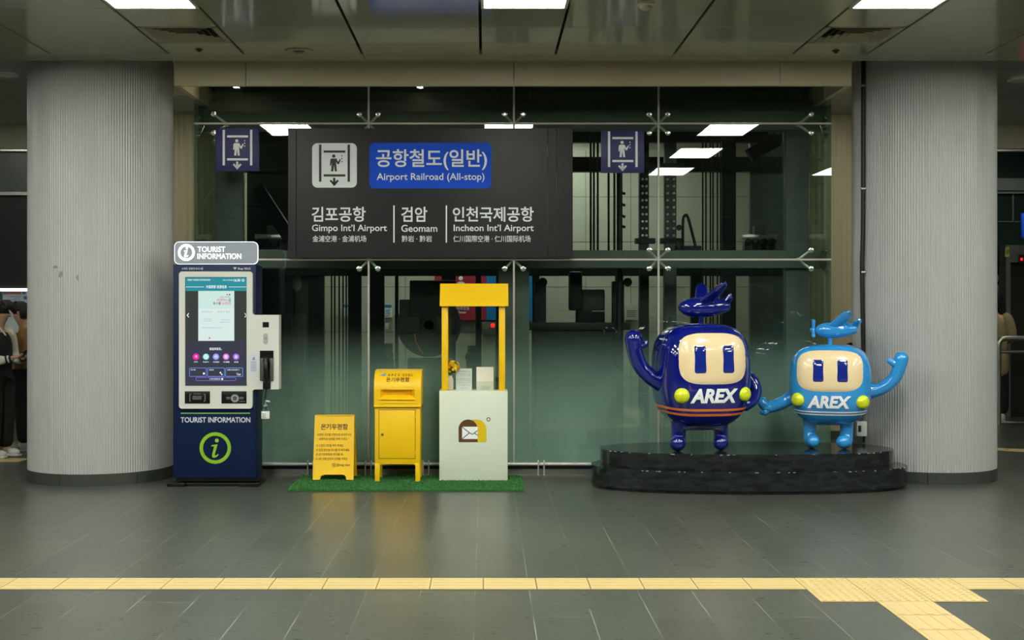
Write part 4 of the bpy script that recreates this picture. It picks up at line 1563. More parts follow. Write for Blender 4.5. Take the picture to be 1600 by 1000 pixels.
for i in range(13):
    a = PI*.04+PI*.94*i/12
    arch.append((X(731.4, e)+15*e/FPX*math.cos(a), Z(670.4, e)+15*e/FPX*math.sin(a)))
mb.prism(arch, e-.0012, e)
mb.mi = 1
ya = [(X(746.3, e), Z(690.9, e)), (X(758.6, e), Z(690.9, e)), (X(760, e), Z(689.5, e))]
for i in range(10):
    a = PI/2*i/9
    ya.append((X(746, e)+14*e/FPX*math.cos(a), Z(670.2, e)+14.6*e/FPX*math.sin(a)))
ya += [(X(738, e), Z(655.6, e))]
for i in range(8):
    a = PI*.35-PI*.35*i/7
    ya.append((X(731.4, e)+15.2*e/FPX*math.cos(a), Z(670.4, e)+15.2*e/FPX*math.sin(a)))
mb.prism(ya, e-.0011, e)
mb.mi = 2
mb.pbox(722, 746.3, 666.8, 686, e-.002, e-.0013)
mb.mi = 0
def stroke(p, q_, w_):
    a = Vector((X(p[0], e), Z(p[1], e))); b = Vector((X(q_[0], e), Z(q_[1], e)))
    n_ = (b-a).normalized(); n_ = Vector((-n_[1], n_[0]))*w_/2
    mb.prism([tuple(a-n_), tuple(b-n_), tuple(b+n_), tuple(a+n_)], e-.0028, e-.002)
for p, q_ in (((722, 667), (734, 676.6)), ((734, 676.6), (738.5, 678.6)), ((738.5, 678.6), (746.3, 672.6)), ((722.4, 685.6), (733.4, 676.4)), ((741.4, 676.6), (746.3, 680.2))):
    stroke(p, q_, .0075)
ring(mb, X(763.2, e), Z(655.3, e), .0115, .0185, e-.0015, e, 24)
build('emblem', mb, [M['brown_print'], M['yellow_print'], M['sign_white']], cb, smooth=False)

# things on the counter
dv = 11.68
v = thing('flower_vase', 'cream vase of yellow flowers on the stall counter beside the left post', 'vase', (X(702.5, dv), dv, ztop))
mb = MB(); mb.lathe([(.028, .001), (.034, .004), (.036, .03), (.036, .09), (.03, .11), (.022, .122), (.024, .132), (.02, .13), (.017, .115)], (X(702.5, dv), dv, ztop), 24)
build('vase', mb, M['vase'], v)
c0 = Vector((X(706.5, dv), dv, ztop+.205))
mb = MB(); ml = MB()
for i in range(80):
    a, b = random.uniform(0, 2*PI), random.uniform(-.8, 1.2)
    r_ = .07*random.uniform(.55, 1)
    p = c0+Vector((r_*math.cos(a)*math.cos(b), r_*math.sin(a)*math.cos(b), r_*math.sin(b)*.95))
    mb.mi = 0 if random.random() < .7 else 1
    nrm = (p-c0).normalized()
    u = nrm.orthogonal().normalized(); w_ = nrm.cross(u)
    for k_ in range(6):
        t_ = 2*PI*k_/6
        dr = u*math.cos(t_)+w_*math.sin(t_); sd_ = nrm.cross(dr)
        mb.f([mb.bm.verts.new(p), mb.bm.verts.new(p+dr*.010+sd_*.006+nrm*.003), mb.bm.verts.new(p+dr*.019+nrm*.004), mb.bm.verts.new(p+dr*.010-sd_*.006+nrm*.003)])
    if i % 4 == 0:
        ml.tube([(X(702.5, dv), dv, ztop+.12), tuple((c0+Vector((0, 0, -.05)))), tuple(p)], .0022, 5)
for i in range(14):
    a = random.uniform(0, 2*PI)
    p = Vector((X(703.5, dv), dv, ztop+.14)); q_ = p+Vector((.035*math.cos(a), .035*math.sin(a), random.uniform(.0, .06)))
    s_ = Vector((-math.sin(a), math.cos(a), 0))*.009
    m_ = (p+q_)/2+Vector((0, 0, .012))
    ml.f([ml.bm.verts.new(p), ml.bm.verts.new(m_+s_), ml.bm.verts.new(q_), ml.bm.verts.new(m_-s_)])
build('blossoms', mb, [M['petal'], M['petal2']], v, smooth=False, recalc=False)
build('leaves', ml, M['leaf'], v, smooth=False, recalc=False)
dn = 11.66
nt = thing('notice_stand', 'clear stand with a printed white notice on the stall counter, middle', 'notice', (X(724.5, dn), dn, ztop))
def leaning_sheet(mb, a, b, c, e_, y_, back, th):
    zt_, zb_ = Z(c, y_), Z(e_, y_)
    v_ = [(X(a, y_), y_, zb_), (X(b, y_), y_, zb_), (X(b, y_), y_+back, zt_), (X(a, y_), y_+back, zt_)]
    f_ = [mb.bm.verts.new(p) for p in v_]; g_ = [mb.bm.verts.new((p[0], p[1]+th, p[2])) for p in v_]
    mb.f(f_); mb.f(g_[::-1])
    for i in range(4):
        j = (i+1) % 4
        mb.f([f_[i], g_[i], g_[j], f_[j]])
mb = MB(); leaning_sheet(mb, 712.4, 737.4, 576, 610.6, dn, .03, .003)
sh = build('sheet', mb, M['paper'], nt, smooth=False)
mb = MB()
def lt(tx, a, b, c, e_, bold=0):
    mb.text(tx, X(a, dn), X(b, dn), Z(e_, dn), Z(c, dn), 0, bold=bold, thick=.001, fn=lambda p: (p[0], dn+.03*(p[2]-Z(610.6, dn))/(Z(576, dn)-Z(610.6, dn))-.0006+p[1], p[2]))
lt('온기우편함 안내', 714.5, 735, 579.4, 581.8, .01)
for i, (tx, a, b) in enumerate((('누구에게도 말하지 못한', 713.6, 734), ('고민이 있다면 적어 주세요', 713.6, 735), ('손편지로 답장을 드립니다', 713.8, 735.6), ('편지지에 주소를 적고', 713.8, 735.6), ('우편함에 넣어 주세요', 714.4, 735.6), ('답장은 우편으로 갑니다', 714.4, 732), ('감사합니다', 715.6, 734))):
    lt(tx, a, b, (583.4, 586, 591, 593.4, 596.4, 598.6, 601)[i], (585.2, 587.8, 592.6, 595, 597.8, 600, 602.6)[i])
lt('온기', 721, 729, 605.4, 607.2)
build('lettering', mb, M['grey_print'], sh, smooth=False)
mb = MB(); leaning_sheet(mb, 711.8, 738.2, 575, 611, dn-.006, .03, .003); mb.box(X(712, dn), X(738, dn), dn-.006, dn+.07, ztop+.0005, ztop+.003)
build('stand', mb, M['acrylic'], nt, smooth=False)
lh = thing('paper_holder', 'clear holder with blank cream letter paper on the stall counter beside the right post', 'paper holder', (X(757, dn), dn, ztop))
mb = MB(); leaning_sheet(mb, 744.4, 771.2, 573.8, 610.4, dn+.0, .03, .025)
build('letter_paper', mb, mat('letter_cream', 'dedbcb', .6), lh, smooth=False)
mb = MB(); leaning_sheet(mb, 743.6, 772, 596, 611, dn-.008, .012, .003); mb.box(X(743.6, dn), X(772, dn), dn-.008, dn+.07, ztop+.0005, ztop+.003)
for px in (743.6, 771.4):
    mb.box(X(px, dn), X(px, dn)+.003, dn-.008, dn+.05, ztop+.0005, Z(596, dn))
mb.pbox(752, 765, 603, 608.6, dn-.0095, dn-.008)
build('holder', mb, M['acrylic'], lh, smooth=False)
pc = thing('pen_cup', 'small clear cup with pens on the stall counter by the right post', 'pen cup', (X(775.8, 11.72), 11.72, ztop))
mb = MB(); mb.lathe([(.018, .001), (.019, .003), (.02, .07), (.018, .07), (.017, .006)], (X(775.8, 11.72), 11.72, ztop), 20)
build('cup', mb, M['acrylic'], pc)
for i, (a, b) in enumerate(((-.008, .012), (.004, -.01), (.008, .006))):
    mb = MB(); xx = X(775.8, 11.72)+a
    mb.tube([(xx, 11.72, ztop+.006), (xx+b, 11.72+b*.6, ztop+.115)], .0035, 8)
    single('pen', mb, M['kiosk_black'], 'dark pen standing in the clear cup on the stall counter', 'pen', (xx, 11.72, ztop+.006), group='pens in the clear cup')

# ---------------------------------------------------------------- two-step stone plinth
def superellipse(cx, cy, a, b, n, k=96):
    out = []
    for i in range(k):
        t = 2*PI*i/k
        c, s = math.cos(t), math.sin(t)
        out.append((cx+a*math.copysign(abs(c)**(2/n), c), cy+b*math.copysign(abs(s)**(2/n), s)))
    return out


def granite_mat():
    m = mat('scratched_granite', '1b1e20', .14, 0, .5)
    nt = m.node_tree
    N, L = nt.nodes.new, nt.links.new
    tc = N('ShaderNodeTexCoord')
    n = N('ShaderNodeTexNoise'); n.inputs['Scale'].default_value = 9; n.inputs['Detail'].default_value = 8
    mp = N('ShaderNodeMapping'); mp.inputs['Scale'].default_value = (1, 1, 3)
    L(tc.outputs['Object'], mp.inputs[0]); L(mp.outputs[0], n.inputs['Vector'])
    cr = N('ShaderNodeValToRGB')
    cr.color_ramp.elements[0].position = .35; cr.color_ramp.elements[0].color = lin('141719')
    cr.color_ramp.elements[1].position = .66; cr.color_ramp.elements[1].color = lin('262a2c')
    e_ = cr.color_ramp.elements.new(.80); e_.color = lin('34383a')
    e_ = cr.color_ramp.elements.new(.83); e_.color = lin('8b8f8e')
    L(n.outputs['Fac'], cr.inputs[0])
    L(cr.outputs[0], nt.nodes['Principled BSDF'].inputs['Base Color'])
    return m


GM = granite_mat()
PX, PY = 2.325, 11.325
pl = thing('statue_plinth', 'low two step oval plinth of polished black stone under the two figures', 'plinth', (PX, PY, 0))
mb = MB()
mb.prism_z(superellipse(PX, PY, 1.385, .585, 2.35), .03, .193, bev=.006)
mb.prism_z(superellipse(PX, PY, 1.34, .56, 2.35), 0, .03)
build('lower_step', mb, GM, pl)
mb = MB(); mb.prism_z(superellipse(PX-.01, PY+.04, 1.292, .53, 2.35), .192, .33, bev=.006)
build('upper_step', mb, GM, pl)
# chips along the edges
mb = MB()
for i in range(46):
    up = i % 2
    a, b = (1.292, .53) if up else (1.385, .585)
    t = random.uniform(PI*1.08, PI*1.92)
    c, s = math.cos(t), math.sin(t)
    px_, py_ = PX-.01*up+a*math.copysign(abs(c)**(2/2.35), c), PY+.04*up+b*math.copysign(abs(s)**(2/2.35), s)
    zt_ = .33 if up else .193
    l_ = random.uniform(.003, .016)
    mb.box(px_-l_, px_+l_, py_-.0015, py_+.006, zt_-random.uniform(.004, .009), zt_-.001)
build('chip', mb, mat('stone_chip', '8f9390', .6), pl, smooth=False)
PZ = .33


# ---------------------------------------------------------------- the two glossy figures: plain train-shaped bodies with limbs and a toy plane
def se_body(a, b, c, n, taper, res=30):
    """rounded block: cube grid pushed out to a superellipsoid"""
    mb = MB()
    r = bmesh.ops.create_cube(mb.bm, size=2)
    bmesh.ops.subdivide_edges(mb.bm, edges=mb.bm.edges[:], cuts=res, use_grid_fill=True)
    for v in mb.bm.verts:
        d_ = v.co
        # even the grid out towards the corners
        d_ = Vector((math.tan(d_.x*.78), math.tan(d_.y*.78), math.tan(d_.z*.78)))
        k_ = (abs(d_.x)**n+abs(d_.y)**n+abs(d_.z)**n)**(-1/n)
        x, y, z = d_.x*k_, d_.y*k_, d_.z*k_
        s = 1-taper*max(0, -z)**2
        v.co = (a*x*s, b*y*s, c*z)
    return mb


def figure(spec):
    a, b, c, n, taper, zc = spec['a'], spec['b'], spec['c'], spec['n'], spec['taper'], spec['zc']
    t = thing('train_figure_statue', spec['label'], 'statue', spec['loc'], spec['rz'])
    G = M[spec['mat']]

    def surf(x, zr, off=0.0):
        """front surface point at x and height zr over the body centre"""
        s = 1-taper*max(0, -zr/c)**2
        q_ = 1-abs(x/(a*s))**n-abs(zr/c)**n
        y = -b*s*max(1e-4, q_)**(1/n)
        return Vector((x, y-off, zc+zr))
    mb = se_body(a, b, c, n, taper)
    for v in mb.bm.verts: v.co.z += zc
    build('body', mb, G, t, local=True, ang=1.2)
    # windscreen panel: a soft cushion on the front
    fw, fh, fx, fz, fn_ = spec['face']
    mb = MB()
    K, R_ = 72, 14
    prev = None
    cen = mb.bm.verts.new(surf(fx, fz, .014))
    for i in range(1, R_+1):
        rr = i/R_
        ring_ = []
        for k in range(K):
            th = 2*PI*k/K
            cc, ss = math.cos(th), math.sin(th)
            x = fx+fw*rr*math.copysign(abs(cc)**(2/fn_), cc)
            z = fz+fh*rr*math.copysign(abs(ss)**(2/fn_), ss)
            off = .014*(1-rr**6)-.002*(rr > .99)
            ring_.append(mb.bm.verts.new(surf(x, z, off)))
        for k in range(K):
            k2 = (k+1) % K
            mb.f([cen, ring_[k], ring_[k2]] if prev is None else [prev[k], ring_[k], ring_[k2], prev[k2]])
        prev = ring_
    ws = build('windscreen_panel', mb, M['cream'], t, local=True, ang=1.5)
    # two plain cab windows in the panel
    for wx in spec['wins']:
        mb = MB()
        ww, wh = spec['win']
        cen = None
        outline = rrect(wx-ww, wx+ww, spec['winz']-wh, spec['winz']+wh, ww*.4)
        prev = None
        for rr, off in ((1, .008), (.96, .0165), (.9, .0185), (.6, .0185), (.3, .0185)):
            cur = [mb.bm.verts.new(surf(wx+(p[0]-wx)*rr, spec['winz']+(p[1]-spec['winz'])*rr, off)) for p in outline]
            if prev:
                for q_ in range(len(cur)):
                    j = (q_+1) % len(cur)
                    mb.f([prev[q_], prev[j], cur[j], cur[q_]])
            prev = cur
        mb.f(prev)
        build('cab_window', mb, M['window_navy'], ws, local=True, ang=.5)
    # lettering, lamps, stripes
    mb = MB()
    x0, x1, z0, z1 = spec['arex']
    mb.text('AREX', x0, x1, z0, z1, 0, bold=.045, thick=.004, shear=.18, fn=lambda p: tuple(surf(p[0], p[2], .008-p[1])))
    build('lettering', mb, M['stripe_white'], t, local=True, smooth=False)
    for x, z, r_ in spec['lamps']:
        p = surf(x, z, 0)
        mb = MB(); mb.ball((0, 0, 0), r_, r_*.72, r_, 24)
        e_ = .01
        gx_ = (surf(x+e_, z).y-surf(x-e_, z).y)/(2*e_)
        ang_ = math.atan(gx_)*.8
        bmesh.ops.rotate(mb.bm, verts=mb.bm.verts, cent=(0, 0, 0), matrix=Matrix.Rotation(ang_, 3, 'Z'))
        for v in mb.bm.verts: v.co += p
        build('headlamp', mb, M['lamp_yellow'], t, local=True, ang=1.5)
    for zr, hw in spec['stripes']:
        mb = MB()
        K = 120
        A, B_ = [], []
        for k in range(K):
            th = 2*PI*k/K
            cc, ss = math.cos(th), math.sin(th)
            ux, uy = math.copysign(abs(cc)**(2/n), cc), math.copysign(abs(ss)**(2/n), ss)
            zz = zr+spec['dip']*max(0, -uy)**2
            for L_, dz in ((A, -hw), (B_, hw)):
                z_ = zz+dz
                s = (1-taper*max(0, -z_/c)**2)*(1-abs(z_/c)**n)**(1/n)
                L_.append(mb.bm.verts.new(((a*s+.0035)*ux, (b*s+.0035)*uy, zc+z_)))
        for k in range(K):
            mb.f([A[k], A[(k+1) % K], B_[(k+1) % K], B_[k]])
        build('stripe', mb, M[spec['stripe_mat']], t, local=True, ang=1.5, recalc=False)
    # limbs
    for pts, rs, thumb in spec['arms']:
        mb = MB()
        mb.tube(bezier(pts, 10), radii(rs, 10), 24, round_ends=True)
        for tp, tr in thumb:
            mb.tube(bezier(tp, 8), radii(tr, 8), 16, round_ends=True)
        build('arm', mb, G, t, local=True, ang=1.4)
    for lx, r_, toe, tr, lz in spec['legs']:
        mb = MB()
        mb.tube(bezier([(lx, .0, lz+.1), (lx, 0, lz*.6), (lx+toe[0]*.3, toe[1]*.3, tr*1.0), (lx+toe[0], toe[1], tr*.98)], 10), radii([r_*1.1, r_, r_*1.08, tr], 10), 24, round_ends=True)
        zmin = min(v.co.z for v in mb.bm.verts)
        for v in mb.bm.verts: v.co.z = v.co.z-zmin+.0005 if v.co.z < lz*.5 else v.co.z
        build('leg', mb, G, t, local=True, ang=1.4)
    mb = MB()
    l0 = spec['legs'][0][0]; l1 = spec['legs'][1][0]; lz = spec['legs'][0][4]
    mb.box(l0, l1, -spec['hip'][1], spec['hip'][1], lz-spec['hip'][0], lz+.06, bev=.03)
    build('hip', mb, G, t, local=True)
    # toy plane on a post
    S = spec['plane']
    pz = S['z']; L_ = S['len']; R_ = S['r']
    mb = MB(); mb.tube([(S['x'], 0, zc+c-.03), (S['x'], 0, pz-R_*.6)], .018, 14)
    post = build('plane_post', mb, G, t, local=True)
    mb = MB()
    f_ = []
    for i in range(33):
        u = (i/32)**1.5
        x = S['x0']+L_*u
        prof = (math.sqrt(max(0, 1-(1-u/.38)**2)) if u < .38 else 1)*(1-max(0, (u-.5)/.5)**2*.5)
        f_.append(((x, 0, pz+.03*max(0, u-.5)), max(.004, R_*prof)))
    mb.tube([p for p, _ in f_], [r for _, r in f_], 24)
    build('fuselage', mb, G, post, local=True, ang=1.5)

    def fin(name, root, tip, wr, wt, th):
        mb = MB()
        nseg = 10
        rings = []
        root, tip = Vector(root), Vector(tip)
        ax = (tip-root).normalized()
        chord = Vector((1, 0, 0)); chord = (chord-ax*chord.dot(ax)).normalized()
        nor = ax.cross(chord)
        for i in range(nseg+1):
            u = i/nseg
            w_ = (wr*(1-u)+wt*u)*(1 if u < .75 else math.sqrt(max(.02, 1-((u-.75)/.25)**2)))
            p = root+(tip-root)*u
            rings.append([mb.bm.verts.new(p+chord*w_*math.cos(2*PI*k/16)+nor*th*math.sin(2*PI*k/16)*(1-.4*u)*(1 if u < .9 else .6)) for k in range(16)])
        for i in range(nseg):
            for k in range(16):
                mb.f([rings[i][k], rings[i][(k+1) % 16], rings[i+1][(k+1) % 16], rings[i+1][k]])
        mb.f(rings[0][::-1]); mb.f(rings[-1])
        build(name, mb, G, post, local=True, ang=1.2)
    wx = S['wx']
    for s in (-1, 1):
        fin('wing', (wx, s*.02, pz+.02), (wx+S['sweep'], s*S['span'], pz+S['rise']), S['wr'], S['wt'], .026)
        fin('tail_fin', (S['x0']+L_*.93, s*.01, pz+.03), (S['x0']+L_*.93+.03, s*.09, pz+.09), .03, .022, .013)
    fin('tail_fin', (S['x0']+L_*.92, 0, pz+.03), (S['x0']+L_*.92+.06, 0, pz+S['fin']), .035, .022, .014)
    if S.get('prop'):
        mb = MB()
        for k in range(3):
            a_ = PI/2+2*PI*k/3+.15
            mb.tube([(S['x0']-.012, 0, pz), (S['x0']-.014, .05*math.cos(a_), pz+.05*math.sin(a_)), (S['x0']-.012, .08*math.cos(a_), pz+.08*math.sin(a_))], [.012, .017, .018], 12, round_ends=True)
        mb.ball((S['x0']-.02, 0, pz), .026, seg=14)
        build('propeller', mb, G, post, local=True, ang=1.4)
    return t


dn_ = 11.19
figure(dict(label='large glossy navy train-shaped figure with a raised arm and a toy plane on top', mat='navy_gloss', stripe_mat='orange',
            loc=(X(1094.5, dn_), dn_, PZ), rz=math.radians(10), a=.405, b=.345, c=.455, n=3.3, taper=.13, zc=.655,
            face=(.305, .222, .0, .155, 3.6), wins=(-.125, .125), win=(.052, .12), winz=.15, arex=(-.205, .215, -.222, -.098),
            lamps=((-.272, -.157, .066), (.292, -.150, .062)), stripes=((-.262, .0105), (-.305, .0105)), dip=-.022,
            arms=[([(-.33, -.02, .58), (-.45, -.03, .635), (-.555, -.03, .74), (-.605, -.03, .87), (-.615, -.03, .975)], [.09, .07, .066, .067, .078], [([(-.59, -.04, .90), (-.525, -.05, .925), (-.51, -.05, .945)], [.03, .026, .022])]),
                  ([(.33, .08, .66), (.46, .04, .625), (.505, .0, .54), (.47, -.05, .45), (.37, -.1, .40)], [.075, .058, .055, .056, .06], [])],
            legs=[(-.20, .064, (-.04, -.09), .07, .24), (.185, .062, (-.03, -.085), .068, .24)], hip=(.06, .1),
            plane=dict(z=1.245, x=.0, x0=-.20, len=.46, r=.086, wx=.02, sweep=.10, span=.30, rise=.215, wr=.068, wt=.05, fin=.12)))
db_ = 11.35
figure(dict(label='smaller glossy sky blue train-shaped figure with both arms out and a toy propeller plane', mat='blue_gloss', stripe_mat='stripe_white',
            loc=(X(1297, db_), db_, PZ), rz=math.radians(-15), a=.355, b=.30, c=.355, n=3.4, taper=.13, zc=.567,
            face=(.285, .182, -.003, .128, 3.6), wins=(-.1, .103), win=(.046, .098), winz=.13, arex=(-.192, .176, -.196, -.086),
            lamps=((-.272, -.125, .060), (.272, -.137, .060)), stripes=((-.212, .006), (-.236, .006)), dip=-.018,
            arms=[([(-.31, 0, .46), (-.40, -.02, .40), (-.50, -.04, .36), (-.555, -.05, .355)], [.07, .056, .055, .05], [([(-.54, -.05, .36), (-.575, -.06, .385), (-.585, -.06, .40)], [.045, .05, .048]), ([(-.53, -.05, .345), (-.56, -.06, .315), (-.58, -.06, .312)], [.036, .034, .03])]),
                  ([(.31, .02, .50), (.43, .0, .53), (.53, -.02, .61), (.575, -.03, .70), (.60, -.03, .80)], [.07, .058, .055, .056, .062], [([(.57, -.04, .735), (.525, -.05, .765), (.50, -.05, .78)], [.036, .03, .024])])],
            legs=[(-.175, .056, (.03, -.07), .06, .24), (.14, .056, (-.03, -.07), .06, .24)], hip=(.035, .06),
            plane=dict(z=1.045, x=.0, x0=-.13, len=.36, r=.07, wx=.03, sweep=.14, span=.17, rise=.165, wr=.06, wt=.045, fin=.10, prop=True)))

# ---------------------------------------------------------------- conduit and switch on the right column
def on_column(px, C_, grow=0):
    t = (px-CX)/FPX
    # ray (t*s, s) against the circle
    A = t*t+1
    Bq = -2*(t*C_[0]+C_[1])
    Cq = C_[0]**2+C_[1]**2-(C_[2]+grow)**2
    s = (-Bq-math.sqrt(max(0, Bq*Bq-4*A*Cq)))/(2*A)
    return t*s, s


cx_, cy_ = on_column(1349, CR, .02)
cd = thing('cable_conduit', 'black cable conduit running down the left edge of the right column', 'conduit', (cx_, cy_, 0))
mb = MB()
mb.tube(bezier([(cx_, cy_, ZR-.002), (cx_, cy_, 2.9), (cx_-.003, cy_, 2.3), (cx_-.012, cy_, 1.9), (cx_, cy_, 1.2), (cx_+.004, cy_, .60)], 6), .02, 10)
mb.tube([(cx_+.002, cy_, .47), (cx_+.006, cy_, .40), (cx_+.004, cy_, .336)], .012, 10)
build('pipe', mb, M['black'], cd)
for zz in (3.62, 2.67, 1.9):
    mb = MB(); mb.box(cx_-.024, cx_+.024, cy_-.022, cy_+.02, zz-.01, zz+.01, bev=.004)
    build('clip', mb, M['steel'], cd)
sw = thing('switch_box', 'small grey switch box at the foot of the black conduit, behind the sky blue figure', 'switch', (cx_, cy_, .46))
mb = MB(); mb.box(X(1336.5, cy_), X(1352.5, cy_), cy_-.05, cy_+.02, Z(681, cy_), Z(658, cy_), bev=.008)
bx_ = build('box', mb, M['white'], sw)
mb = MB(); mb.box(X(1338.6, cy_), X(1343, cy_), cy_-.058, cy_-.048, Z(674, cy_), Z(664, cy_), bev=.003)
build('switch', mb, M['black'], bx_)
d = 12.0
mb = MB(); mb.prism([(X(1323, d), Z(537, d)), (X(1331, d), Z(540, d)), (X(1331, d), Z(535, d))], d, d+.03)
mb.pbox(1328, 1332, 536, 546, d, d+.04)
single('hook_bracket', mb, M['black'], 'small black hook bracket above the head of the sky blue figure', 'bracket', (X(1328, d), d, Z(546, d)), smooth=False)

# ---------------------------------------------------------------- left of the left column
D = 16.2
mb = MB()
mb.box(-9, -4.15, D, D+.3, Z(232, D), ZR+.03)
mb.mi = 1
mb.box(-9, -4.15, D+.02, D+.06, Z(236, D), Z(233, D))
tag(build('trim_header_left', mb, [M['beige'], M['steel']], smooth=False), 'beige beam over the passage on the left', kind='structure')
mb = MB()
mb.box(-9, -4.15, D+.1, D+.14, 2.97, Z(236, D))
tag(build('window_3', mb, mat('transom_grey', '5a635b', .3), smooth=False), 'greyish transom glass under the left beam', kind='structure')
mb = MB()
mb.box(-9, -4.15, D+.05, D+.4, Z(446, D), Z(304, D))
mb.mi = 1
mb.box(-9, -4.15, D-.02, D+.05, Z(305, D), Z(300, D))
o = build('wall_screen', mb, [M['black'], M['steel']], smooth=False)
tag(o, 'wide dark unlit overhead screen left of the left column', 'screen')
mb = MB()
mb.box(-9, -4.15, D+.02, D+.06, Z(455, D), Z(450.5, D))
single('light_strip', mb, mat('led_strip', 'ffffff', .4, emit=2.2, ecol='eef4ff'), 'thin white light strip under the dark screen on the left', 'light', (-6, D, Z(455, D)), smooth=False)
mb = MB()
mb.box(-9, -4.15, D+.5, D+.6, 0, Z(446, D)+.2)
tag(build('wall_rear_left', mb, M['hall_wall'], smooth=False), 'grey wall behind the two waiting people', kind='structure')
d = D+.3
nb = thing('route_board', 'white route map board with red and blue heading behind the waiting people', 'board', (X(30, d), d, 1.0))
mb = MB(); mb.pbox(4, 62, 455, 520, d, D+.499)
build('board', mb, mat('board_white', 'c2c7c6', .4), nb, smooth=False)
mb = MB(); mb.pbox(9, 33, 455.5, 459.5, d-.004, d)
build('heading', mb, mat('heading_red', 'b04a34', .5), nb, smooth=False)
mb = MB(); mb.pbox(4.5, 9, 455.5, 459.5, d-.004, d); mb.pbox(34.5, 40, 455.5, 459.5, d-.004, d); mb.pbox(37, 42, 463, 468, d-.004, d)
build('heading', mb, mat('heading_blue', '3a68a8', .5), nb, smooth=False)
mb = MB()
for i in range(6):
    mb.pbox(15+(i % 2)*6, 32, 463+i*2.6, 464+i*2.6, d-.004, d)
build('print', mb, M['grey_print'], nb, smooth=False)


def skin(name, joints, edges, m, parent, sub=2, root=0):
    """a continuous tapering surface grown round connected joints (point, radius) in the thing's own space"""
    me = bpy.data.meshes.new(name)
    me.from_pydata([j[0] for j in joints], edges, [])
    o = bpy.data.objects.new(name, me)
    COL.objects.link(o)
    md = o.modifiers.new('skin', 'SKIN')
    md.use_smooth_shade = True
    sv = me.skin_vertices[0].data
    for i, j in enumerate(joints):
        r = j[1]
        sv[i].radius = r if hasattr(r, '__len__') else (r, r)
        sv[i].use_root = (i == root)
    if sub:
        ss = o.modifiers.new('subsurf', 'SUBSURF')
        ss.levels = sub; ss.render_levels = sub
    dg = bpy.context.evaluated_depsgraph_get()
    me2 = bpy.data.meshes.new_from_object(o.evaluated_get(dg))
    bpy.data.objects.remove(o)
    bpy.data.meshes.remove(me)
    me2.name = name
    for p in me2.polygons: p.use_smooth = True
    me2.materials.clear()
    me2.materials.append(m)
    o = bpy.data.objects.new(name, me2)
    COL.objects.link(o)
    o.parent = parent
    WL[o.name] = WL.get(parent.name, Vector((0, 0, 0)))
    return o


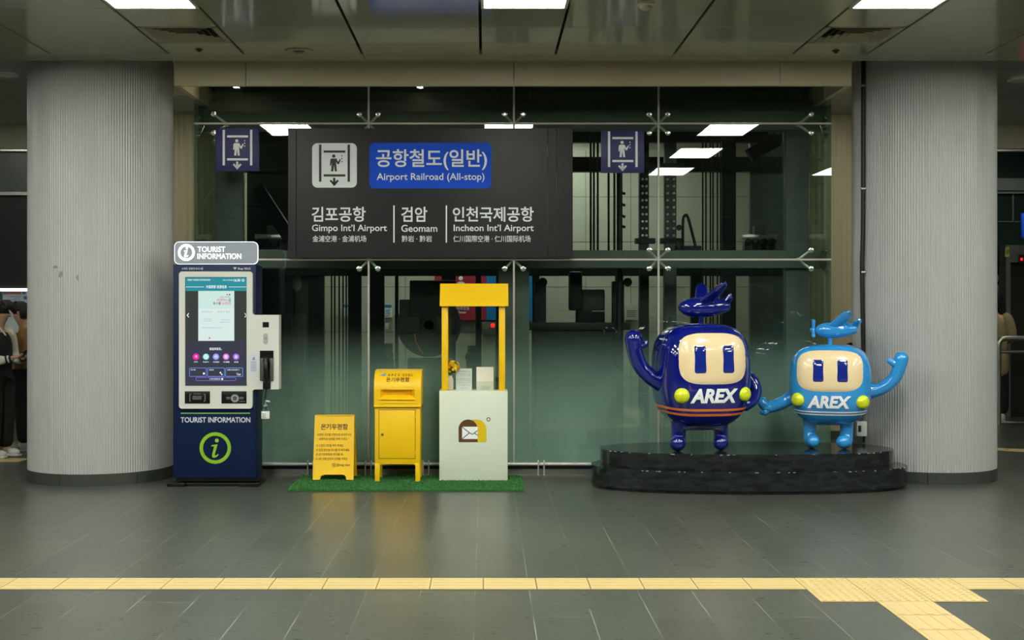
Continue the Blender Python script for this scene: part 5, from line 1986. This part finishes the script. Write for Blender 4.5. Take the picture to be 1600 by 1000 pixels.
def person(label, loc, rz, h, outfit):
    """standing figure facing local -y, both hands brought together in front"""
    t = thing('person', label, 'person', loc, rz)
    k = h/1.75
    V = lambda x, y, z: (x*k, y*k, z*k)
    hd_ = outfit.get('head', .04)
    J = [(V(0, .01, .96), .13*k), (V(0, .015, 1.12), .115*k), (V(0, .02, 1.30), .135*k), (V(0, .02, 1.43), .085*k), (V(0, .0, 1.50), .052*k),
         (V(0, -hd_*.5, 1.585), (.072*k, .085*k)), (V(0, -hd_, 1.67), (.08*k, .095*k)),
         (V(.17, .02, 1.40), .058*k), (V(.235, .02, 1.12), .043*k), (V(.12, -.2, 1.10), .034*k), (V(.075, -.285, 1.135), .028*k),
         (V(-.17, .02, 1.40), .058*k), (V(-.235, .02, 1.12), .043*k), (V(-.12, -.2, 1.10), .034*k), (V(-.075, -.285, 1.135), .028*k),
         (V(.095, .0, .86), .085*k), (V(.10, -.01, .49), .058*k), (V(.105, .03, .10), .04*k),
         (V(-.095, .0, .86), .085*k), (V(-.10, -.01, .49), .058*k), (V(-.105, .03, .10), .04*k),
         (V(.105, -.07, .055), .036*k), (V(-.105, -.07, .055), .036*k)]
    E = [(0, 1), (1, 2), (2, 3), (3, 4), (4, 5), (5, 6), (2, 7), (7, 8), (8, 9), (9, 10), (2, 11), (11, 12), (12, 13), (13, 14), (0, 15), (15, 16), (16, 17), (0, 18), (18, 19), (19, 20), (17, 21), (20, 22)]
    body_ = skin('body', J, E, M['skin'], t)
    # hands: five fingers each, curled inwards
    for s in (1, -1):
        mb = MB()
        px_, py_, pz_ = V(s*.072, -.30, 1.14)
        mb.ball((px_, py_, pz_), .026*k, .045*k, .018*k, 14)
        for f in range(4):
            L_ = (.062, .07, .066, .052)[f]*k
            fx = px_+s*(.022-.0145*f)*k
            mb.tube([(fx, py_-.035*k, pz_), (fx-s*.004, py_-.035*k-L_*.55, pz_+.012*k), (fx-s*.012*k, py_-.035*k-L_*.75, pz_+.035*k)], [.009*k, .008*k, .007*k], 8, round_ends=True)
        mb.tube([(px_-s*.02*k, py_+.01, pz_), (px_-s*.045*k, py_-.02*k, pz_+.02*k), (px_-s*.05*k, py_-.045*k, pz_+.035*k)], [.011*k, .009*k, .008*k], 8, round_ends=True)
        o_ = build('hand', mb, M['skin'], t, local=True, ang=1.5)
    # face
    hx_, hy_, hz_ = V(0, -hd_, 1.655)
    mb = MB()
    mb.tube([(0, hy_-.085*k, hz_+.005), (0, hy_-.106*k, hz_-.03*k)], [.009*k, .013*k], 8, round_ends=True)
    build('nose', mb, M['skin'], t, local=True, ang=1.5)
    for s in (1, -1):
        mb = MB(); mb.ball((s*.08*k, hy_+.005, hz_-.01), .01*k, .02*k, .03*k, 10)
        build('ear', mb, M['skin'], t, local=True, ang=1.5)
    mb = MB()
    for s in (1, -1):
        mb.ball((s*.032*k, hy_-.083*k, hz_+.005), .011*k, .006*k, .006*k, 10)
    mb.ball((0, hy_-.088*k, hz_-.06*k), .02*k, .006*k, .005*k, 10)
    build('eyes_and_mouth', mb, M['hair'], t, local=True, ang=1.5)
    # hair
    if outfit.get('hair', True):
        mb = MB()
        mb.ball((0, hy_+.022*k, hz_+.035*k), .096*k, .108*k, .092*k, 24)
        for i in range(15):
            a = PI*(.02+i/14*.96)
            mb.tube([(.075*k*math.cos(a), hy_+.03*k+.07*k*math.sin(a), hz_+.06*k), (.098*k*math.cos(a), hy_+.03*k+.095*k*math.sin(a), hz_-.01*k), (.09*k*math.cos(a), hy_+.03*k+.085*k*math.sin(a), hz_-.07*k)], [.024*k, .022*k, .012*k], 8, round_ends=True)
        for i in range(7):
            x_ = (-.06+.02*i)*k
            mb.tube([(x_*.8, hy_-.03*k, hz_+.11*k), (x_, hy_-.088*k, hz_+.075*k), (x_*1.05, hy_-.098*k, hz_+.035*k)], [.018*k, .016*k, .008*k], 8, round_ends=True)
        build('hair', mb, M['hair'], t, local=True, ang=1.3)
    # clothes
    g = outfit.get('bulk', .018)
    jz = outfit.get('hem', .82)
    Jt = [(V(0, .012, jz+.03), (.165*k+g*.3+outfit.get('flare', 0), .14*k+outfit.get('flare', 0)*.5)), (V(0, .015, 1.12), (.15*k+g, .135*k)), (V(0, .02, 1.32), (.17*k+g, .145*k)), (V(0, .015, 1.455), .082*k+g*.2)]
    skin('jacket', Jt, [(0, 1), (1, 2), (2, 3)], M[outfit['top']], t)
    for s in (1, -1):
        Ja = [(V(s*.10, .02, 1.42), .07*k+g*.5), (V(s*.18, .02, 1.395), .07*k+g*.5), (V(s*.24, .02, 1.12), .055*k+g*.5), (V(s*.15, -.15, 1.10), .046*k+g*.4), (V(s*.11, -.225, 1.11), .04*k)]
        sl = skin('sleeve', Ja, [(0, 1), (1, 2), (2, 3), (3, 4)], M[outfit.get('sleeve', outfit['top'])], t)
        if 'cuff' in outfit:
            mb = MB()
            for i in range(3):
                a, b = .0+i*.36, .28+i*.36
                p, q_ = Vector(V(s*.122, -.205, 1.108)), Vector(V(s*.092, -.255, 1.122))
                mb.mi = i % 2
                mb.tube([p+(q_-p)*a, p+(q_-p)*b], .044*k, 14)
            build('cuff', mb, [M['cloth_black'], M['cloth_cream']], sl, local=True)
    Jp = [(V(0, .012, 1.06), .15*k), (V(.095, 0, .84), .105*k), (V(.10, -.005, .49), .085*k+g*.6), (V(.107, .02, .09), .075*k+g*.6), (V(-.095, 0, .84), .105*k), (V(-.10, -.005, .49), .085*k+g*.6), (V(-.107, .02, .09), .075*k+g*.6)]
    skin('trousers', Jp, [(0, 1), (1, 2), (2, 3), (0, 4), (4, 5), (5, 6)], M[outfit['legs']], t)
    for s in (1, -1):
        mb = MB()
        x_ = s*.107*k
        mb.box(x_-.05*k, x_+.05*k, -.19*k, .085*k, .001, .03, bev=.012)
        sole = None
        mb.ball((x_, -.105*k, .05*k), .047*k, .088*k, .045*k, 16)
        mb.ball((x_, .02*k, .065*k), .046*k, .075*k, .06*k, 16)
        build('shoe', mb, M[outfit['shoe']], t, local=True, ang=1.0)
    if outfit.get('trim'):
        mb = MB()
        for s in (1, -1):
            mb.tube(bezier([V(s*.07, -.03, 1.50), V(s*.085, -.09, 1.46), V(s*.06, -.15, 1.38)], 6), .008*k, 8)
        build('collar_stripe', mb, M['cloth_cream'], t, local=True)
    return t


p1 = person('person in a black varsity jacket with cream sleeves looking down at their hands, left edge', (X(-1, 13.5), 13.5, 0), math.radians(68), 1.63,
            dict(top='cloth_black', sleeve='cloth_cream', legs='cloth_brown', shoe='shoe', head=.06, cuff=True, trim=True, bulk=.03, hem=.76))
p2 = person('person in a brown suede jacket and black trousers, half hidden by the left column', (X(37, 14.1), 14.1, 0), math.radians(-72), 1.62,
            dict(top='cloth_tan', legs='cloth_black', shoe='shoe_grey', head=.06, bulk=.03, hem=.78))
ph = thing('phone', 'dark phone held by the person in the varsity jacket', 'phone', (0, 0, 0))
kk = 1.63/1.75
Mx = Matrix.Translation(p1.location) @ Matrix.Rotation(p1.rotation_euler.z, 4, 'Z')
pp = Mx @ Vector((0, -.355*kk, 1.175*kk))
ph.location = pp; ph.rotation_euler = (math.radians(-35), 0, p1.rotation_euler.z)
mb = MB(); mb.box(-.038, .038, -.075, .075, -.004, .004, bev=.003)
build('case', mb, M['kiosk_black'], ph, local=True)
mb = MB(); mb.box(-.034, .034, -.07, .07, .004, .0048)
build('screen', mb, mat('phone_glow', '20262c', .3, emit=.3, ecol='9fb4c4'), ph, local=True, smooth=False)

# ---------------------------------------------------------------- right of the right column
mb = MB()
mb.box(5.0, 11, D, D+.3, Z(232, D), ZR+.03)
mb.mi = 1
mb.box(5.0, 11, D+.02, D+.06, Z(236, D), Z(233, D))
tag(build('trim_header_right', mb, [M['beige'], M['steel']], smooth=False), 'beige beam over the passage on the right', kind='structure')
D2 = 18.6
wn = thing('window_4', 'dark green glass front of the lift lobby on the right', None, (8.5, D2, 0), kind='structure')
mb = MB(); mb.box(6.0, 11.5, D2, D2+.05, 0, 4.0)
build('glass_pane', mb, mat('lobby_glass', '1d2b26', .08, spec=.6), wn, smooth=False)
mb = MB()
mb.box(6.0, 11.5, D2-.05, D2, Z(298, D2), Z(279, D2)); mb.box(6.0, 11.5, D2-.06, D2, Z(303, D2), Z(300, D2))
for a, b in ((1581.5, 1583),):
    mb.box(X(a, D2), X(b, D2), D2-.02, D2, Z(346, D2), Z(303, D2))
mb.box(X(1560, D2), X(1583, D2), D2-.02, D2, Z(347, D2), Z(345.5, D2)); mb.box(X(1585, D2), X(1600, D2), D2-.02, D2, Z(347, D2), Z(345.5, D2))
build('window_frame', mb, M['steel_green'], wn, smooth=False)
mb = MB()
mb.text('B3', X(1561, D2), X(1570.5, D2), Z(490, D2), Z(477, D2), D2-.002, bold=.02)
mb.text('3', X(1545, D2), X(1561, D2), Z(462, D2), Z(425, D2), D2-.002)
build('lettering', mb, mat('frost_print', '7f8a85', .5), wn, smooth=False)
d = 18.3
le = thing('lift_entrance', 'stainless steel lift entrance with a yellow floor plate, far right', 'lift', (X(1610, d), d, 0))
mb = MB()
mb.pbox(1572, 1680, 383, 410, d, d+.25); mb.pbox(1572, 1579, 410, 662, d, d+.25)
build('door_frame', mb, mat('lift_steel', '6f726b', .35, .6), le, smooth=False)
mb = MB(); mb.pbox(1579, 1680, 410, 662, d+.15, d+.2)
build('door_leaf', mb, mat('lift_door', '2b2a28', .35, .4), le, smooth=False)
mb = MB(); mb.pbox(1570.5, 1577, 386.5, 401.5, d-.01, d)
fp = build('floor_plate', mb, mat('plate_yellow', '9fa03a', .5), le, smooth=False)
mb = MB(); mb.text('B3', X(1572, d), X(1576, d), Z(397, d), Z(390, d), d-.011, bold=.01)
build('lettering', mb, M['black'], fp, smooth=False)
mb = MB(); mb.pbox(1592, 1612, 398, 412, d-.02, d)
dsp = build('floor_display', mb, M['black'], le, smooth=False)
mb = MB(); mb.pbox(1595, 1598, 403, 407, d-.024, d-.02)
build('lamp', mb, M['red_lamp'], dsp, smooth=False)
d = 17.9
mb = MB(); mb.pbox(1596.5, 1625, 333, 372, d, d+.05, bev=.01)
single('hanging_sign', mb, M['sign_blue'], 'blue sign at the far right edge above the lift entrance', 'sign', (X(1610, d), d, Z(372, d)))
d = 17.0
hr = thing('hand_rail', 'stainless steel tube rail in front of the lift entrance on the right', 'rail', (X(1590, d), d, 0))
mb = MB()
mb.tube(bezier([(X(1560, d), d, .02), (X(1560, d), d, .9), (X(1560, d), d, Z(541, d)), (X(1563, d), d, Z(532, d)), (X(1572, d), d, Z(529, d)), (X(1620, d), d, Z(529, d)), (X(1680, d), d, Z(529, d))], 6), .036, 14)
build('top_tube', mb, M['steel'], hr)
mb = MB(); mb.tube([(X(1560, d), d, Z(549.5, d)), (X(1680, d), d, Z(549.5, d))], .024, 12)
build('middle_tube', mb, M['steel'], hr)
mb = MB(); mb.tube([(X(1560, d), d, Z(660.5, d)), (X(1680, d), d, Z(660.5, d))], .024, 12)
build('lower_tube', mb, M['steel'], hr)
p3 = person('person in a long beige coat seen from behind beside the right column', (X(1552, 17.7), 17.7, 0), math.radians(160), 1.80,
            dict(top='cloth_beige', legs='cloth_black', shoe='shoe', bulk=.04, hem=.52, flare=.07))
bg = thing('shoulder_bag', 'dark bag hanging beside the person in the beige coat', 'bag', (X(1558, 17.4), 17.4, .48))
mb = MB(); mb.box(X(1549, 17.4), X(1560, 17.4), 17.40, 17.50, .48, .88, bev=.03)
build('bag_body', mb, M['cloth_black'], bg)
mb = MB(); mb.tube(bezier([(X(1553, 17.4), 17.45, .86), (X(1556, 17.4), 17.47, 1.1), (X(1560, 17.4), 17.45, .86)], 6), .01, 8)
build('strap', mb, M['cloth_black'], bg)
